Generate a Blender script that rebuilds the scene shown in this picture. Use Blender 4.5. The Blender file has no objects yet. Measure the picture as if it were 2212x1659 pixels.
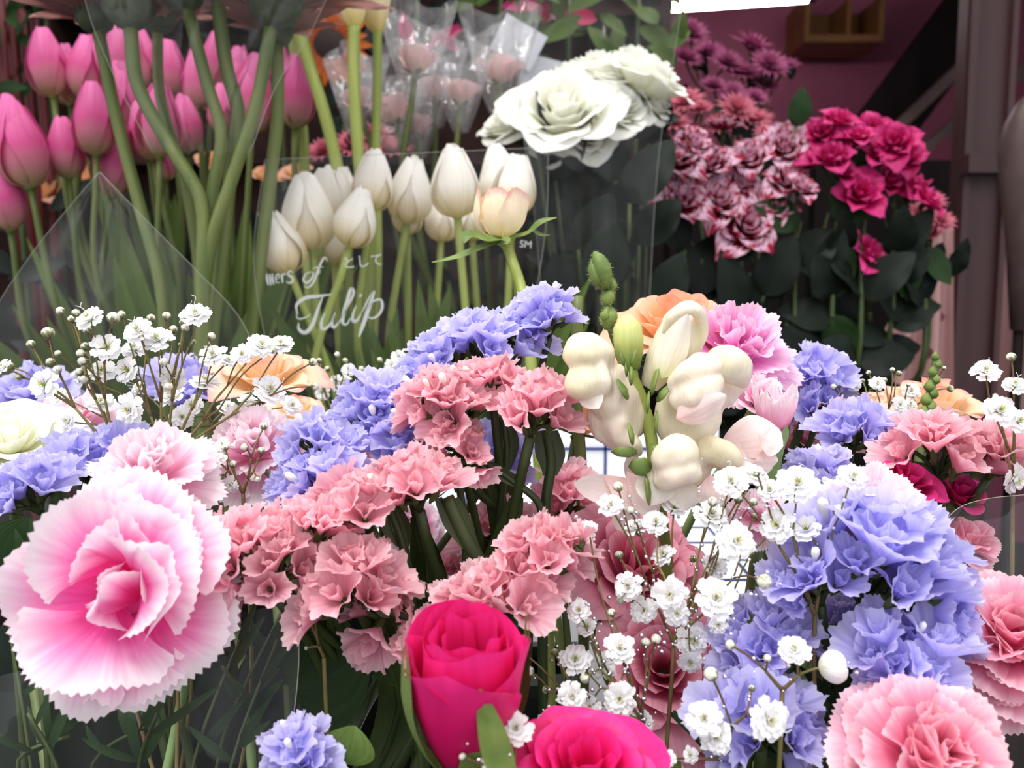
import bpy, math, random
from mathutils import Vector, Matrix, Euler, noise
random.seed(7)
PI = math.pi
S = bpy.context.scene
COL = S.collection
# ------------------------------------------------------------------ camera
F = 1840.0; CX, CY = 1106.0, 829.5
PITCH = math.radians(6)
cam_d = bpy.data.cameras.new('camera'); cam = bpy.data.objects.new('camera', cam_d); COL.objects.link(cam)
cam.location = (0, 0, 0); cam.rotation_euler = (PI/2 - PITCH, 0, 0)
cam_d.sensor_width = 36; cam_d.lens = 36*F/2212; cam_d.clip_start = 0.02; cam_d.clip_end = 50
cam_d.dof.use_dof = True; cam_d.dof.focus_distance = 0.285; cam_d.dof.aperture_fstop = 17
S.camera = cam
# ------------------------------------------------------------------ world / light
S.view_settings.view_transform = 'Standard'; S.view_settings.look = 'None'; S.view_settings.gamma = 1
S.view_settings.use_curve_mapping = False; S.view_settings.exposure = 0.5
S.cycles.transparent_max_bounces = 20; S.cycles.max_bounces = 8
S.cycles.sample_clamp_indirect = 4
w = bpy.data.worlds.new('overcast_sky'); S.world = w; w.use_nodes = True
nt = w.node_tree; nt.nodes.clear()
wo = nt.nodes.new('ShaderNodeOutputWorld'); bg = nt.nodes.new('ShaderNodeBackground')
tc = nt.nodes.new('ShaderNodeTexCoord'); sp = nt.nodes.new('ShaderNodeSeparateXYZ'); rp = nt.nodes.new('ShaderNodeValToRGB')
nt.links.new(tc.outputs['Generated'], sp.inputs[0]); nt.links.new(sp.outputs['Z'], rp.inputs[0])
rp.color_ramp.elements[0].position = 0.0; rp.color_ramp.elements[0].color = (0.33, 0.34, 0.37, 1)
rp.color_ramp.elements[1].position = 1.0; rp.color_ramp.elements[1].color = (1.0, 0.985, 0.98, 1)
nt.links.new(rp.outputs[0], bg.inputs[0]); bg.inputs[1].default_value = 1.75
nt.links.new(bg.outputs[0], wo.inputs[0])
def area(name, loc, target, sx, sy, power, col):
    l = bpy.data.lights.new(name, 'AREA'); l.shape = 'RECTANGLE'; l.size = sx; l.size_y = sy; l.energy = power; l.color = col
    o = bpy.data.objects.new(name, l); COL.objects.link(o); o.location = loc
    o.rotation_euler = (Vector(target)-Vector(loc)).to_track_quat('-Z', 'Y').to_euler(); return o
sun_l = bpy.data.lights.new('veiled_sun', 'SUN'); sun_l.energy = 1.7; sun_l.angle = math.radians(25); sun_l.color = (1, 0.98, 0.96)
sun = bpy.data.objects.new('veiled_sun', sun_l); COL.objects.link(sun)
sun.rotation_euler = Vector((0.25, 0.34, -1)).to_track_quat('-Z', 'Y').to_euler()

area('added_fill', (-.05, 1.02, 1.15), (0.02, .86, 0), 1.5, .12, 5.0, (1, .97, .95))  # unseen fill, added to brighten the tulips, wrapped and ivory roses from above
area('added_fill_right', (.55, 1.25, 1.15), (0.4, 1.0, 0), .8, .1, 2.5, (1, .93, .95))  # second unseen fill, added over the spray roses

# ------------------------------------------------------------------ helpers
CR = cam.rotation_euler.to_matrix()
def P(px, py, d):                      # a point of the place, seen at (px, py), d metres along the view axis
    return CR @ Vector(((px-CX)/F*d, -(py-CY)/F*d, -d))
def D(x, up, to=0.0):                  # direction: right, up, towards the camera side
    return Vector((x, -to, up)).normalized()
def pm(n, d): return n*d/F             # n pixels at depth d, in metres
def lin(c):
    return tuple(((v/255)/12.92 if v/255 <= 0.04045 else ((v/255+0.055)/1.055)**2.4) for v in c) + (1,)
def R(a, b): return random.uniform(a, b)

class MB:
    def __init__(s): s.v = []; s.f = []; s.uv = []; s.mi = []
    def grid(s, fn, nu, nv, mi=0, closed=False, M=None):
        b = len(s.v); n = nu if closed else nu+1
        for j in range(nv+1):
            for i in range(n):
                p = Vector(fn(i/nu, j/nv)); s.v.append(M @ p if M else p)
        for j in range(nv):
            for i in range(nu):
                a = b+j*n+i; c = b+j*n+((i+1) % n)
                s.f.append((a, c, c+n, a+n)); s.mi.append(mi)
                u0, u1, v0, v1 = i/nu, (i+1)/nu, j/nv, (j+1)/nv
                s.uv += [u0, v0, u1, v0, u1, v1, u0, v1]
    def tube(s, pts, rad, seg=8, mi=0, cap=True):
        pts = [Vector(p) for p in pts]; n = len(pts)
        if not hasattr(rad, '__len__'): rad = [rad]*n
        t0 = (pts[1]-pts[0]).normalized()
        ref = Vector((0, 0, 1)) if abs(t0.z) < 0.9 else Vector((1, 0, 0))
        x = t0.cross(ref).normalized(); b = len(s.v)
        for k in range(n):
            t = (pts[min(k+1, n-1)]-pts[max(k-1, 0)]).normalized()
            x = (x - t*x.dot(t)); x = x.normalized() if x.length > 1e-9 else t.orthogonal().normalized()
            y = t.cross(x); ra, rb = rad[k] if hasattr(rad[k], '__len__') else (rad[k], rad[k])
            for i in range(seg):
                a = 2*PI*i/seg; s.v.append(pts[k]+x*math.cos(a)*ra+y*math.sin(a)*rb)
        for k in range(n-1):
            for i in range(seg):
                a = b+k*seg+i; c = b+k*seg+(i+1) % seg
                s.f.append((a, c, c+seg, a+seg)); s.mi.append(mi)
                u0, u1, v0, v1 = i/seg, (i+1)/seg, k/(n-1), (k+1)/(n-1)
                s.uv += [u0, v0, u1, v0, u1, v1, u0, v1]
        if cap:
            for k in (0, n-1):
                s.f.append(tuple(b+k*seg+i for i in (range(seg) if k else reversed(range(seg))))); s.mi.append(mi)
                s.uv += [0.5, 0.0 if k == 0 else 1.0]*seg
    def ball(s, c, r, nu=8, nv=6, mi=0, sc=(1, 1, 1)):
        c = Vector(c)
        s.grid(lambda u, v: c+Vector((math.cos(u*2*PI)*math.sin(v*PI)*r*sc[0], math.sin(u*2*PI)*math.sin(v*PI)*r*sc[1], -math.cos(v*PI)*r*sc[2])), nu, nv, mi, True)
    def box(s, c, size, mi=0, M=None):
        b = len(s.v); c = Vector(c)
        for z in (-.5, .5):
            for y in (-.5, .5):
                for x in (-.5, .5):
                    p = c+Vector((x*size[0], y*size[1], z*size[2])); s.v.append(M @ p if M else p)
        for f in ((0, 2, 3, 1), (4, 5, 7, 6), (0, 1, 5, 4), (2, 6, 7, 3), (0, 4, 6, 2), (1, 3, 7, 5)):
            s.f.append(tuple(b+i for i in f)); s.mi.append(mi); s.uv += [0, 0, 1, 0, 1, 1, 0, 1]
    def mesh(s, name, mats, smooth=True, shift=None):
        m = bpy.data.meshes.new(name)
        vs = [v-shift for v in s.v] if shift is not None else s.v
        m.from_pydata([tuple(v) for v in vs], [], s.f)
        uvl = m.uv_layers.new(name='UVMap'); uvl.data.foreach_set('uv', s.uv)
        mats = mats if isinstance(mats, (list, tuple)) else [mats]
        for a in mats: m.materials.append(a)
        if len(mats) > 1: m.polygons.foreach_set('material_index', s.mi)
        if smooth: m.polygons.foreach_set('use_smooth', [True]*len(m.polygons))
        m.update(); return m

def thing(name, label, cat, loc, group=None):
    o = bpy.data.objects.new(name, None); COL.objects.link(o); o.location = loc; o.empty_display_size = 0.01
    o['label'] = label; o['category'] = cat
    if group: o['group'] = group
    return o
def part(name, mesh, parent, M=None, label=None):
    o = bpy.data.objects.new(name, mesh); COL.objects.link(o); o.parent = parent
    if M is not None: o.matrix_basis = M
    if label: o['label'] = label
    return o
def wpart(name, mb, mats, th, label=None, smooth=True):      # geometry given in world coordinates, parented to a thing
    return part(name, mb.mesh(name, mats, smooth, Vector(th.location)), th, None, label)
def solo(name, mb, mats, label, cat, group=None, smooth=True):
    lo = [min(v[i] for v in mb.v) for i in range(3)]; hi = [max(v[i] for v in mb.v) for i in range(3)]
    c = Vector(((lo[0]+hi[0])/2, (lo[1]+hi[1])/2, lo[2]))
    o = bpy.data.objects.new(name, mb.mesh(name, mats, smooth, c)); COL.objects.link(o); o.location = c
    o['label'] = label; o['category'] = cat
    if group: o['group'] = group
    return o
def struct(name, mb, mats, smooth=False):
    o = bpy.data.objects.new(name, mb.mesh(name, mats, smooth)); COL.objects.link(o); o['kind'] = 'structure'; return o
def bez(pts, n=14):                    # Catmull-Rom through the points
    pts = [Vector(p) for p in pts]
    if len(pts) == 2: return [pts[0].lerp(pts[1], i/n) for i in range(n+1)]
    k = len(pts)-1; out = []; Ls = [max((pts[i+1]-pts[i]).length, 1e-9) for i in range(k)]; sl = [(pts[i+1]-pts[i])/Ls[i] for i in range(k)]
    T = [sl[0]]+[(sl[i-1]+sl[i])/2 for i in range(1, k)]+[sl[-1]]
    for i in range(n+1):
        t = i/n*k; s = min(int(t), k-1); t -= s; L = Ls[s]
        out.append(pts[s]*(2*t**3-3*t*t+1)+T[s]*L*(t**3-2*t*t+t)+pts[s+1]*(3*t*t-2*t**3)+T[s+1]*L*(t**3-t*t))
    return out
def frame(loc, z, spin=0.0, sc=1.0):   # local Z along z
    q = Vector(z).normalized().to_track_quat('Z', 'Y')
    return Matrix.Translation(loc) @ q.to_matrix().to_4x4() @ Matrix.Rotation(spin, 4, 'Z') @ Matrix.Scale(sc, 4)

# ------------------------------------------------------------------ materials
def newmat(name):
    m = bpy.data.materials.new(name); m.use_nodes = True; nt = m.node_tree; nt.nodes.clear()
    return m, nt, nt.nodes.new('ShaderNodeOutputMaterial')
def petal_mat(name, ramp, trans=0.35, rough=0.55, vein=0.25, vein_f=26, bump=0.3, var=0.08, coat=0.0, vary_v=0.12):
    m, nt, out = newmat(name); N = nt.nodes.new; Lk = nt.links.new
    uv = N('ShaderNodeUVMap'); sx = N('ShaderNodeSeparateXYZ'); Lk(uv.outputs[0], sx.inputs[0])
    mp = N('ShaderNodeMapping'); mp.inputs['Scale'].default_value = (vein_f, 1.6, 1); Lk(uv.outputs[0], mp.inputs[0])
    nz = N('ShaderNodeTexNoise'); nz.inputs['Scale'].default_value = 1.0; nz.inputs['Detail'].default_value = 3; Lk(mp.outputs[0], nz.inputs['Vector'])
    oi = N('ShaderNodeObjectInfo')
    a = N('ShaderNodeMath'); a.operation = 'MULTIPLY_ADD'; Lk(nz.outputs[0], a.inputs[0]); a.inputs[1].default_value = vary_v*2; a.inputs[2].default_value = -vary_v
    b = N('ShaderNodeMath'); b.operation = 'ADD'; Lk(a.outputs[0], b.inputs[0]); Lk(sx.outputs['Y'], b.inputs[1])
    cr = N('ShaderNodeValToRGB'); els = cr.color_ramp.elements
    while len(els) < len(ramp): els.new(0.5)
    for e, (p, c) in zip(els, ramp): e.position = p; e.color = lin(c)
    Lk(b.outputs[0], cr.inputs[0])
    mv = N('ShaderNodeMapRange'); mv.inputs['From Min'].default_value = 0.3; mv.inputs['From Max'].default_value = 0.7
    mv.inputs['To Min'].default_value = 1-vein; mv.inputs['To Max'].default_value = 1+vein*0.4; Lk(nz.outputs[0], mv.inputs[0])
    rv = N('ShaderNodeMapRange'); rv.inputs['To Min'].default_value = 1-var; rv.inputs['To Max'].default_value = 1+var; Lk(oi.outputs['Random'], rv.inputs[0])
    mm = N('ShaderNodeMath'); mm.operation = 'MULTIPLY'; Lk(mv.outputs[0], mm.inputs[0]); Lk(rv.outputs[0], mm.inputs[1])
    hs = N('ShaderNodeHueSaturation'); Lk(cr.outputs[0], hs.inputs['Color']); Lk(mm.outputs[0], hs.inputs['Value'])
    bp = N('ShaderNodeBump'); bp.inputs['Strength'].default_value = bump; bp.inputs['Distance'].default_value = 0.0006; Lk(nz.outputs[0], bp.inputs['Height'])
    pr = N('ShaderNodeBsdfPrincipled'); pr.inputs['Roughness'].default_value = rough; Lk(hs.outputs[0], pr.inputs['Base Color']); Lk(bp.outputs[0], pr.inputs['Normal'])
    pr.inputs['Specular IOR Level'].default_value = 0.3; pr.inputs['Coat Weight'].default_value = coat
    if trans > 0:
        tr = N('ShaderNodeBsdfTranslucent'); Lk(hs.outputs[0], tr.inputs[0]); mx = N('ShaderNodeMixShader'); mx.inputs[0].default_value = trans
        Lk(pr.outputs[0], mx.inputs[1]); Lk(tr.outputs[0], mx.inputs[2]); Lk(mx.outputs[0], out.inputs[0])
    else: Lk(pr.outputs[0], out.inputs[0])
    return m
def plain(name, c, rough=0.5, metal=0.0, nscale=0, namt=0.2, bump=0.0, c2=None, coat=0.0, spec=0.5, stretch=(1, 1, 1)):
    m, nt, out = newmat(name); N = nt.nodes.new; Lk = nt.links.new
    pr = N('ShaderNodeBsdfPrincipled'); pr.inputs['Roughness'].default_value = rough; pr.inputs['Metallic'].default_value = metal
    pr.inputs['Coat Weight'].default_value = coat; pr.inputs['Specular IOR Level'].default_value = spec
    if nscale:
        t = N('ShaderNodeTexCoord'); mp = N('ShaderNodeMapping'); mp.inputs['Scale'].default_value = stretch; Lk(t.outputs['Object'], mp.inputs[0])
        nz = N('ShaderNodeTexNoise'); nz.inputs['Scale'].default_value = nscale; nz.inputs['Detail'].default_value = 4; Lk(mp.outputs[0], nz.inputs['Vector'])
        cr = N('ShaderNodeValToRGB'); cr.color_ramp.elements[0].position = 0.35; cr.color_ramp.elements[1].position = 0.65
        cr.color_ramp.elements[0].color = lin(c2 or tuple(v*(1-namt) for v in c)); cr.color_ramp.elements[1].color = lin(c)
        Lk(nz.outputs[0], cr.inputs[0]); Lk(cr.outputs[0], pr.inputs['Base Color'])
        if bump:
            bp = N('ShaderNodeBump'); bp.inputs['Strength'].default_value = bump; bp.inputs['Distance'].default_value = 0.002; Lk(nz.outputs[0], bp.inputs['Height']); Lk(bp.outputs[0], pr.inputs['Normal'])
    else: pr.inputs['Base Color'].default_value = lin(c)
    Lk(pr.outputs[0], out.inputs[0]); return m
def film(name, tint=(255, 255, 255), haze=0.03, gloss=0.05, edge=0.35, crinkle=0.6, scale=14):
    m, nt, out = newmat(name); N = nt.nodes.new; Lk = nt.links.new
    t = N('ShaderNodeTexCoord'); nz = N('ShaderNodeTexNoise'); nz.inputs['Scale'].default_value = scale; nz.inputs['Detail'].default_value = 2; Lk(t.outputs['Object'], nz.inputs['Vector'])
    vo = N('ShaderNodeTexVoronoi'); vo.inputs['Scale'].default_value = scale*1.3; Lk(t.outputs['Object'], vo.inputs['Vector'])
    ad = N('ShaderNodeMath'); ad.operation = 'ADD'; Lk(nz.outputs[0], ad.inputs[0]); Lk(vo.outputs['Distance'], ad.inputs[1])
    bp = N('ShaderNodeBump'); bp.inputs['Strength'].default_value = crinkle; bp.inputs['Distance'].default_value = 0.02; Lk(ad.outputs[0], bp.inputs['Height'])
    tr = N('ShaderNodeBsdfTransparent'); tr.inputs[0].default_value = lin(tint)
    gl = N('ShaderNodeBsdfGlossy'); gl.inputs['Roughness'].default_value = 0.12; Lk(bp.outputs[0], gl.inputs['Normal'])
    df = N('ShaderNodeBsdfDiffuse'); df.inputs[0].default_value = (0.9, 0.9, 0.92, 1)
    lw = N('ShaderNodeLayerWeight'); lw.inputs[0].default_value = 0.35; Lk(bp.outputs[0], lw.inputs['Normal'])
    mr = N('ShaderNodeMapRange'); Lk(lw.outputs['Facing'], mr.inputs[0]); mr.inputs['To Min'].default_value = gloss; mr.inputs['To Max'].default_value = edge
    m1 = N('ShaderNodeMixShader'); m1.inputs[0].default_value = haze; Lk(tr.outputs[0], m1.inputs[1]); Lk(df.outputs[0], m1.inputs[2])
    m2 = N('ShaderNodeMixShader'); Lk(mr.outputs[0], m2.inputs[0]); Lk(m1.outputs[0], m2.inputs[1]); Lk(gl.outputs[0], m2.inputs[2])
    Lk(m2.outputs[0], out.inputs[0]); return m
def leafmat(name, c, c2, trans=0.12, rough=0.42):
    m = petal_mat(name, [(0, c2), (1, c)], trans, rough, vein=0.2, vein_f=14, bump=0.4, var=0.15)
    for n in m.node_tree.nodes:
        if n.type == 'BSDF_PRINCIPLED': n.inputs['Specular IOR Level'].default_value = .12
    return m

def snapbody():
    m, nt, out = newmat('snapdragon_body'); N = nt.nodes.new; Lk = nt.links.new
    t = N('ShaderNodeTexCoord'); n1 = N('ShaderNodeTexNoise'); n1.inputs['Scale'].default_value = 55; n1.inputs['Detail'].default_value = 2; Lk(t.outputs['Object'], n1.inputs['Vector'])
    mp = N('ShaderNodeMapping'); mp.inputs['Scale'].default_value = (900, 900, 160); Lk(t.outputs['Object'], mp.inputs[0]); n2 = N('ShaderNodeTexNoise'); n2.inputs['Scale'].default_value = 1; Lk(mp.outputs[0], n2.inputs['Vector'])
    cr = N('ShaderNodeValToRGB'); e = cr.color_ramp.elements; e[0].position = .32; e[0].color = lin((222, 212, 178)); e[1].position = .75; e[1].color = lin((232, 208, 194)); x = e.new(.52); x.color = lin((232, 222, 200)); Lk(n1.outputs[0], cr.inputs[0])
    bp = N('ShaderNodeBump'); bp.inputs['Strength'].default_value = .6; bp.inputs['Distance'].default_value = .0006; Lk(n2.outputs[0], bp.inputs['Height'])
    p = N('ShaderNodeBsdfPrincipled'); p.inputs['Roughness'].default_value = .45; p.inputs['Subsurface Weight'].default_value = .35; p.inputs['Subsurface Scale'].default_value = .004; p.inputs['Subsurface Radius'].default_value = (1, .8, .5)
    Lk(cr.outputs[0], p.inputs['Base Color']); Lk(bp.outputs[0], p.inputs['Normal']); Lk(p.outputs[0], out.inputs[0]); return m
MT = dict(
    carn=petal_mat('carnation_petal', [(0.0, (240, 50, 150)), (0.45, (250, 95, 180)), (0.68, (252, 160, 212)), (0.86, (253, 220, 238)), (0.97, (255, 246, 250))], 0.5, vein=0.06, vein_f=16, var=0.03),
    carn2=petal_mat('pale_carnation_petal', [(0.0, (250, 135, 185)), (0.45, (252, 185, 215)), (0.8, (254, 228, 238)), (1, (255, 246, 248))], 0.5, vein=0.10, vein_f=16, var=0.04),
    carn3=petal_mat('deep_carnation_petal', [(0.0, (235, 75, 140)), (0.5, (246, 130, 172)), (0.85, (252, 180, 202)), (1, (254, 218, 224))], 0.42, vein=0.12, vein_f=14, var=0.05),
    carnm=petal_mat('mauve_carnation_petal', [(0.0, (240, 110, 200)), (0.6, (248, 155, 220)), (1, (255, 225, 242))], 0.4, vein=0.12, var=0.04),
    hot=petal_mat('hot_pink_rose_petal', [(0.0, (205, 10, 85)), (0.6, (232, 22, 110)), (1, (243, 48, 140))], 0.22, 0.5, vein=0.08, vein_f=10, var=0.04),
    dusky=petal_mat('dusky_pink_rose_petal', [(0.0, (190, 60, 100)), (0.6, (222, 120, 150)), (1, (240, 175, 190))], 0.3, vein=0.1, vein_f=10, var=0.08),
    peach=petal_mat('peach_rose_petal', [(0.0, (252, 205, 130)), (0.5, (253, 222, 178)), (0.9, (252, 212, 188)), (1, (246, 170, 165))], 0.35, vein=0.06, vein_f=8, var=0.04),
    orange=petal_mat('orange_rose_petal', [(0.0, (252, 200, 130)), (0.6, (252, 208, 158)), (1, (250, 188, 164))], 0.35, vein=0.06, vein_f=8, var=0.05),
    cream=petal_mat('cream_rose_petal', [(0.0, (238, 230, 165)), (0.35, (252, 238, 205)), (0.85, (253, 240, 214)), (1, (242, 190, 180))], 0.3, vein=0.07, vein_f=8, var=0.04),
    ivory=petal_mat('ivory_rose_petal', [(0.0, (238, 238, 185)), (0.4, (252, 252, 232)), (1, (255, 255, 250))], 0.3, vein=0.05, vein_f=8, var=0.03),
    tulp=petal_mat('pink_tulip_petal', [(0.0, (190, 180, 120)), (0.2, (212, 138, 146)), (0.5, (218, 84, 146)), (1, (232, 118, 180))], 0.25, 0.45, vein=0.14, vein_f=18, var=0.1),
    tulw=petal_mat('white_tulip_petal', [(0.0, (225, 205, 120)), (0.2, (245, 228, 185)), (0.5, (252, 247, 235)), (1, (255, 253, 248))], 0.3, 0.45, vein=0.06, vein_f=12, var=0.04),
    lav=petal_mat('lavender_statice_papery_floret', [(0.0, (228, 220, 240)), (0.25, (196, 186, 248)), (0.7, (204, 198, 253)), (1, (224, 221, 255))], 0.5, 0.6, vein=0.16, vein_f=30, bump=0.6, var=0.07),
    sal=petal_mat('salmon_statice_papery_floret', [(0.0, (238, 225, 185)), (0.2, (246, 168, 186)), (0.65, (248, 178, 196)), (1, (254, 216, 221))], 0.5, 0.55, vein=0.18, vein_f=30, bump=0.6, var=0.10),
    gyp=petal_mat('baby_breath_petal', [(0.0, (225, 228, 190)), (0.25, (252, 252, 250)), (1, (255, 255, 255))], 0.35, vein=0.05, var=0.02),
    snap=petal_mat('snapdragon_petal', [(0.0, (225, 225, 165)), (0.3, (250, 243, 222)), (0.8, (254, 248, 238)), (1, (253, 240, 236))], 0.3, 0.42, vein=0.06, vein_f=10, bump=0.4, var=0.02),
    snapp=petal_mat('blush_snapdragon_petal', [(0.0, (245, 205, 200)), (0.4, (252, 228, 222)), (1, (255, 244, 238))], 0.3, 0.42, vein=0.06, vein_f=10, var=0.02),
    snapg=petal_mat('green_snapdragon_bud', [(0.0, (120, 150, 60)), (0.45, (205, 215, 130)), (1, (232, 232, 165))], 0.2, 0.5, vein=0.08, var=0.05),
    varg=petal_mat('red_and_white_rose_petal', [(0.0, (120, 0, 30)), (0.5, (160, 4, 50)), (0.56, (242, 205, 225)), (0.8, (235, 190, 215)), (0.86, (170, 10, 55)), (1, (160, 6, 50))], 0.15, 0.5, vein=0.2, vein_f=16, var=0.1, vary_v=0.75),
    spray=petal_mat('magenta_spray_rose_petal', [(0.0, (150, 0, 60)), (0.5, (192, 18, 92)), (1, (222, 62, 140))], 0.2, 0.5, vein=0.1, vein_f=9, var=0.12),
    wrapr=petal_mat('pale_pink_rose_petal', [(0.0, (225, 195, 170)), (0.5, (245, 205, 205)), (1, (252, 225, 226))], 0.3, vein=0.08, vein_f=8, var=0.08),
    gerb=petal_mat('gerbera_ray_petal', [(0.0, (120, 80, 70)), (0.5, (175, 125, 120)), (1, (190, 145, 138))], 0.3, vein=0.15, var=0.08),
    sunf=petal_mat('sunflower_ray_petal', [(0.0, (150, 60, 5)), (1, (205, 100, 10))], 0.15, vein=0.15, var=0.1),
    mum=petal_mat('mauve_chrysanthemum_petal', [(0.0, (120, 40, 85)), (1, (190, 95, 140))], 0.2, vein=0.1, var=0.15),
    mump=petal_mat('pink_chrysanthemum_petal', [(0.0, (180, 75, 100)), (1, (230, 130, 150))], 0.2, vein=0.1, var=0.15),
    stem=plain('green_stem', (104, 114, 54), 0.5, nscale=90, c2=(78, 96, 40), bump=0.2, stretch=(1, 1, 0.1)),
    dstem=plain('dark_green_stem', (66, 82, 36), 0.5, nscale=120, c2=(44, 60, 26), bump=0.2, stretch=(1, 1, 0.1)),
    gstem=plain('pale_green_thick_stem', (156, 166, 84), 0.45, nscale=60, c2=(130, 144, 62), bump=0.1, stretch=(1, 1, 0.05)),
    tstem=plain('thin_olive_twig', (120, 116, 60), 0.6, nscale=100, c2=(104, 76, 46)),
    hair=plain('fuzzy_green_bract', (104, 118, 52), 0.7, nscale=200, c2=(66, 78, 34), bump=0.6),
    sep=plain('green_sepal', (118, 138, 66), 0.6, nscale=120, c2=(88, 110, 46), bump=0.3),
    calyx=plain('grey_green_calyx', (140, 165, 105), 0.5, nscale=60, c2=(110, 140, 80)),
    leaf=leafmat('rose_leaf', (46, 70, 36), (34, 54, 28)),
    shade_leaf=leafmat('shade_dark_rose_leaf', (27, 36, 28), (20, 28, 22), 0.02, 0.45),  # dark green leaf, taken near black so shade sits in its colour
    tleaf=leafmat('tulip_leaf', (98, 120, 60), (74, 96, 44), 0.22, 0.45),
    bract=petal_mat('baby_breath_bud', [(0, (90, 95, 50)), (0.45, (150, 150, 110)), (.6, (225, 225, 205)), (1, (245, 243, 232))], 0.1, vein=0.5, vein_f=7, var=0.08, vary_v=.6),
    gbract=plain('dark_gerbera_bract', (70, 80, 50), 0.7, nscale=150, c2=(44, 54, 34), bump=0.5),
    yel=plain('yellow_green_stamen', (190, 185, 80), 0.6),
    ivoryb=plain('ivory_corolla', (252, 250, 235), 0.5),
    film=film('clear_cellophane', haze=.006, gloss=.010, edge=.09, crinkle=.5), filmw=film('crinkled_cellophane', haze=0.16, gloss=0.03, edge=0.3, crinkle=1.0, scale=22),
    filmd=film('soft_grey_cellophane', haze=0.014, gloss=0.015, edge=0.11, scale=9),
    edge=plain('cellophane_cut_edge', (150, 150, 140), 0.3),
    snapb=snapbody(),
    print=plain('silver_white_print', (176, 180, 176), 0.5),
    black=plain('black_plastic', (22, 22, 24), 0.35, nscale=40, c2=(14, 14, 16)),
    white=plain('white_coated_board', (236, 238, 242), 0.4, nscale=6, c2=(224, 226, 232)),
    navy=plain('navy_ink', (30, 50, 110), 0.5),
    dew=plain('glitter_drop', (245, 245, 250), 0.08, metal=1.0),
)

# ------------------------------------------------------------------ sheets
def prof_theta(L, t0, t1, r0=0.0, n=40, pw=1.0):   # a curve leaving the axis at angle t0, ending at t1
    r, z = [r0], [0.0]
    for i in range(n):
        t = t0+(t1-t0)*((i+0.5)/n)**pw; r.append(r[-1]+math.sin(t)*L/n); z.append(z[-1]+math.cos(t)*L/n)
    def f(v):
        v = max(0, min(v, 1.3))*n; i = min(int(v), n-1); q = v-i
        return r[i]+(r[i+1]-r[i])*q, z[i]+(z[i+1]-z[i])*q
    return f
def petal(mb, prof, L, hw, wrap=0.5, shape='ovate', serr=0.0, ruf=0.0, rf=3.0, nu=8, nv=7, seed=0, tip=0.0, M=None, mi=0, ha=0.8, roll=0.0, pleat=0.0, rd=.28, taper=.1):
    rnd = random.Random(seed); ph = [rnd.uniform(0, 6.28) for _ in range(4)]
    teeth = [rnd.uniform(-1, 1) for _ in range(64)]
    lob = rnd.uniform(-.06, .06)
    def fn(u, v):
        x = u*2-1
        if shape == 'fan':
            a = x*ha; e = 1-0.10*x*x+lob*math.sin(5*x+ph[0])
            if v > 0.6: e += serr*(v-0.6)/0.4*((1 if int(round(u*nu)) % 2 else -1)*0.6+0.5*teeth[int(round(u*nu)) % 64])
            s = v*e*math.cos(a*v**0.3); y = v*e*L*math.sin(a*v**0.3)*hw/L/max(math.sin(ha), .01)
        elif shape == 'round':
            wv = min(1.0, 1.5*v+.02)**.6*(1-taper*v*v); s = v*(1-rd*abs(x)**2.4*v)+tip*v**3*max(0, 1-abs(x)*3); y = x*hw*wv
            if v > 0.9: s += serr*(teeth[int(round(u*nu)) % 64])
        else:
            wv = (math.sin(PI*min(v**0.75, 1)*0.93+0.05))**0.55*(1-0.12*v) if v < 1 else 0.25
            s = v*(1-(0.16-tip)*x*x*v**3) + tip*0; y = x*hw*wv
            if v > 0.9: s += serr*(teeth[int(round(u*nu)) % 64])
        r, z = prof(s); r2, z2 = prof(s+0.02); t = Vector((r2-r, 0, z2-z)); t.normalize()
        n = Vector((-t.z, 0, t.x))         # inward normal
        rr = max(r, hw*0.35)
        Rc = rr/max(wrap, 0.02); ang = max(-2.6, min(2.6, y/Rc))
        p = Vector((r, 0, z)) + Vector((0, math.sin(ang)*Rc, 0)) + n*(Rc*(1-math.cos(ang)))
        k = ruf*v*v
        p += n*(k*(math.sin(rf*x*2+ph[1])*0.7+math.sin(rf*x*4.3+ph[2])*0.45) + pleat*v*math.sin(x*nu*PI/2))
        p -= n*(roll*v**5*(1+abs(x)))
        p.z += k*0.4*math.sin(rf*x*3+ph[3])
        return p
    mb.grid(fn, nu, nv, mi, False, M)

def leaf_mesh(mb, base, d, nrm, L, W, bend=0.2, fold=0.25, nu=6, nv=10, mi=0, wav=0.0, pw=0.8):
    d = Vector(d).normalized(); nrm = Vector(nrm); nrm = (nrm-d*nrm.dot(d)).normalized(); s = d.cross(nrm)
    base = Vector(base)
    def fn(u, v):
        x = u*2-1; w = W/2*math.sin(PI*min(0.999, v**pw))**0.75+0.0003
        return base+d*L*v*(1-0.1*bend*v)+s*x*w+nrm*(abs(x)*w*fold-bend*L*v*v+wav*W*math.sin(v*14+x*2)*abs(x))
    mb.grid(fn, nu, nv, mi)
def blade(mb, pts, W, nrm, nu=4, n=14, fold=0.3, taper=1.0, mi=0, base=0.35):
    c = bez(pts, n); nrm = Vector(nrm)
    def fn(u, v):
        k = min(int(round(v*n)), n); t = (c[min(k+1, n)]-c[max(k-1, 0)]).normalized(); s = t.cross(nrm).normalized(); nn = s.cross(t)
        x = u*2-1; w = W/2*(base+(1-base)*math.sin(PI*min(1, v*0.62+0.12)))*(1-max(0, v-0.55)/0.45*1.0)**0.7 if v < 1 else 0.0003
        return c[k]+s*x*w+nn*abs(x)*w*fold
    mb.grid(fn, nu, n, mi)

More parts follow.
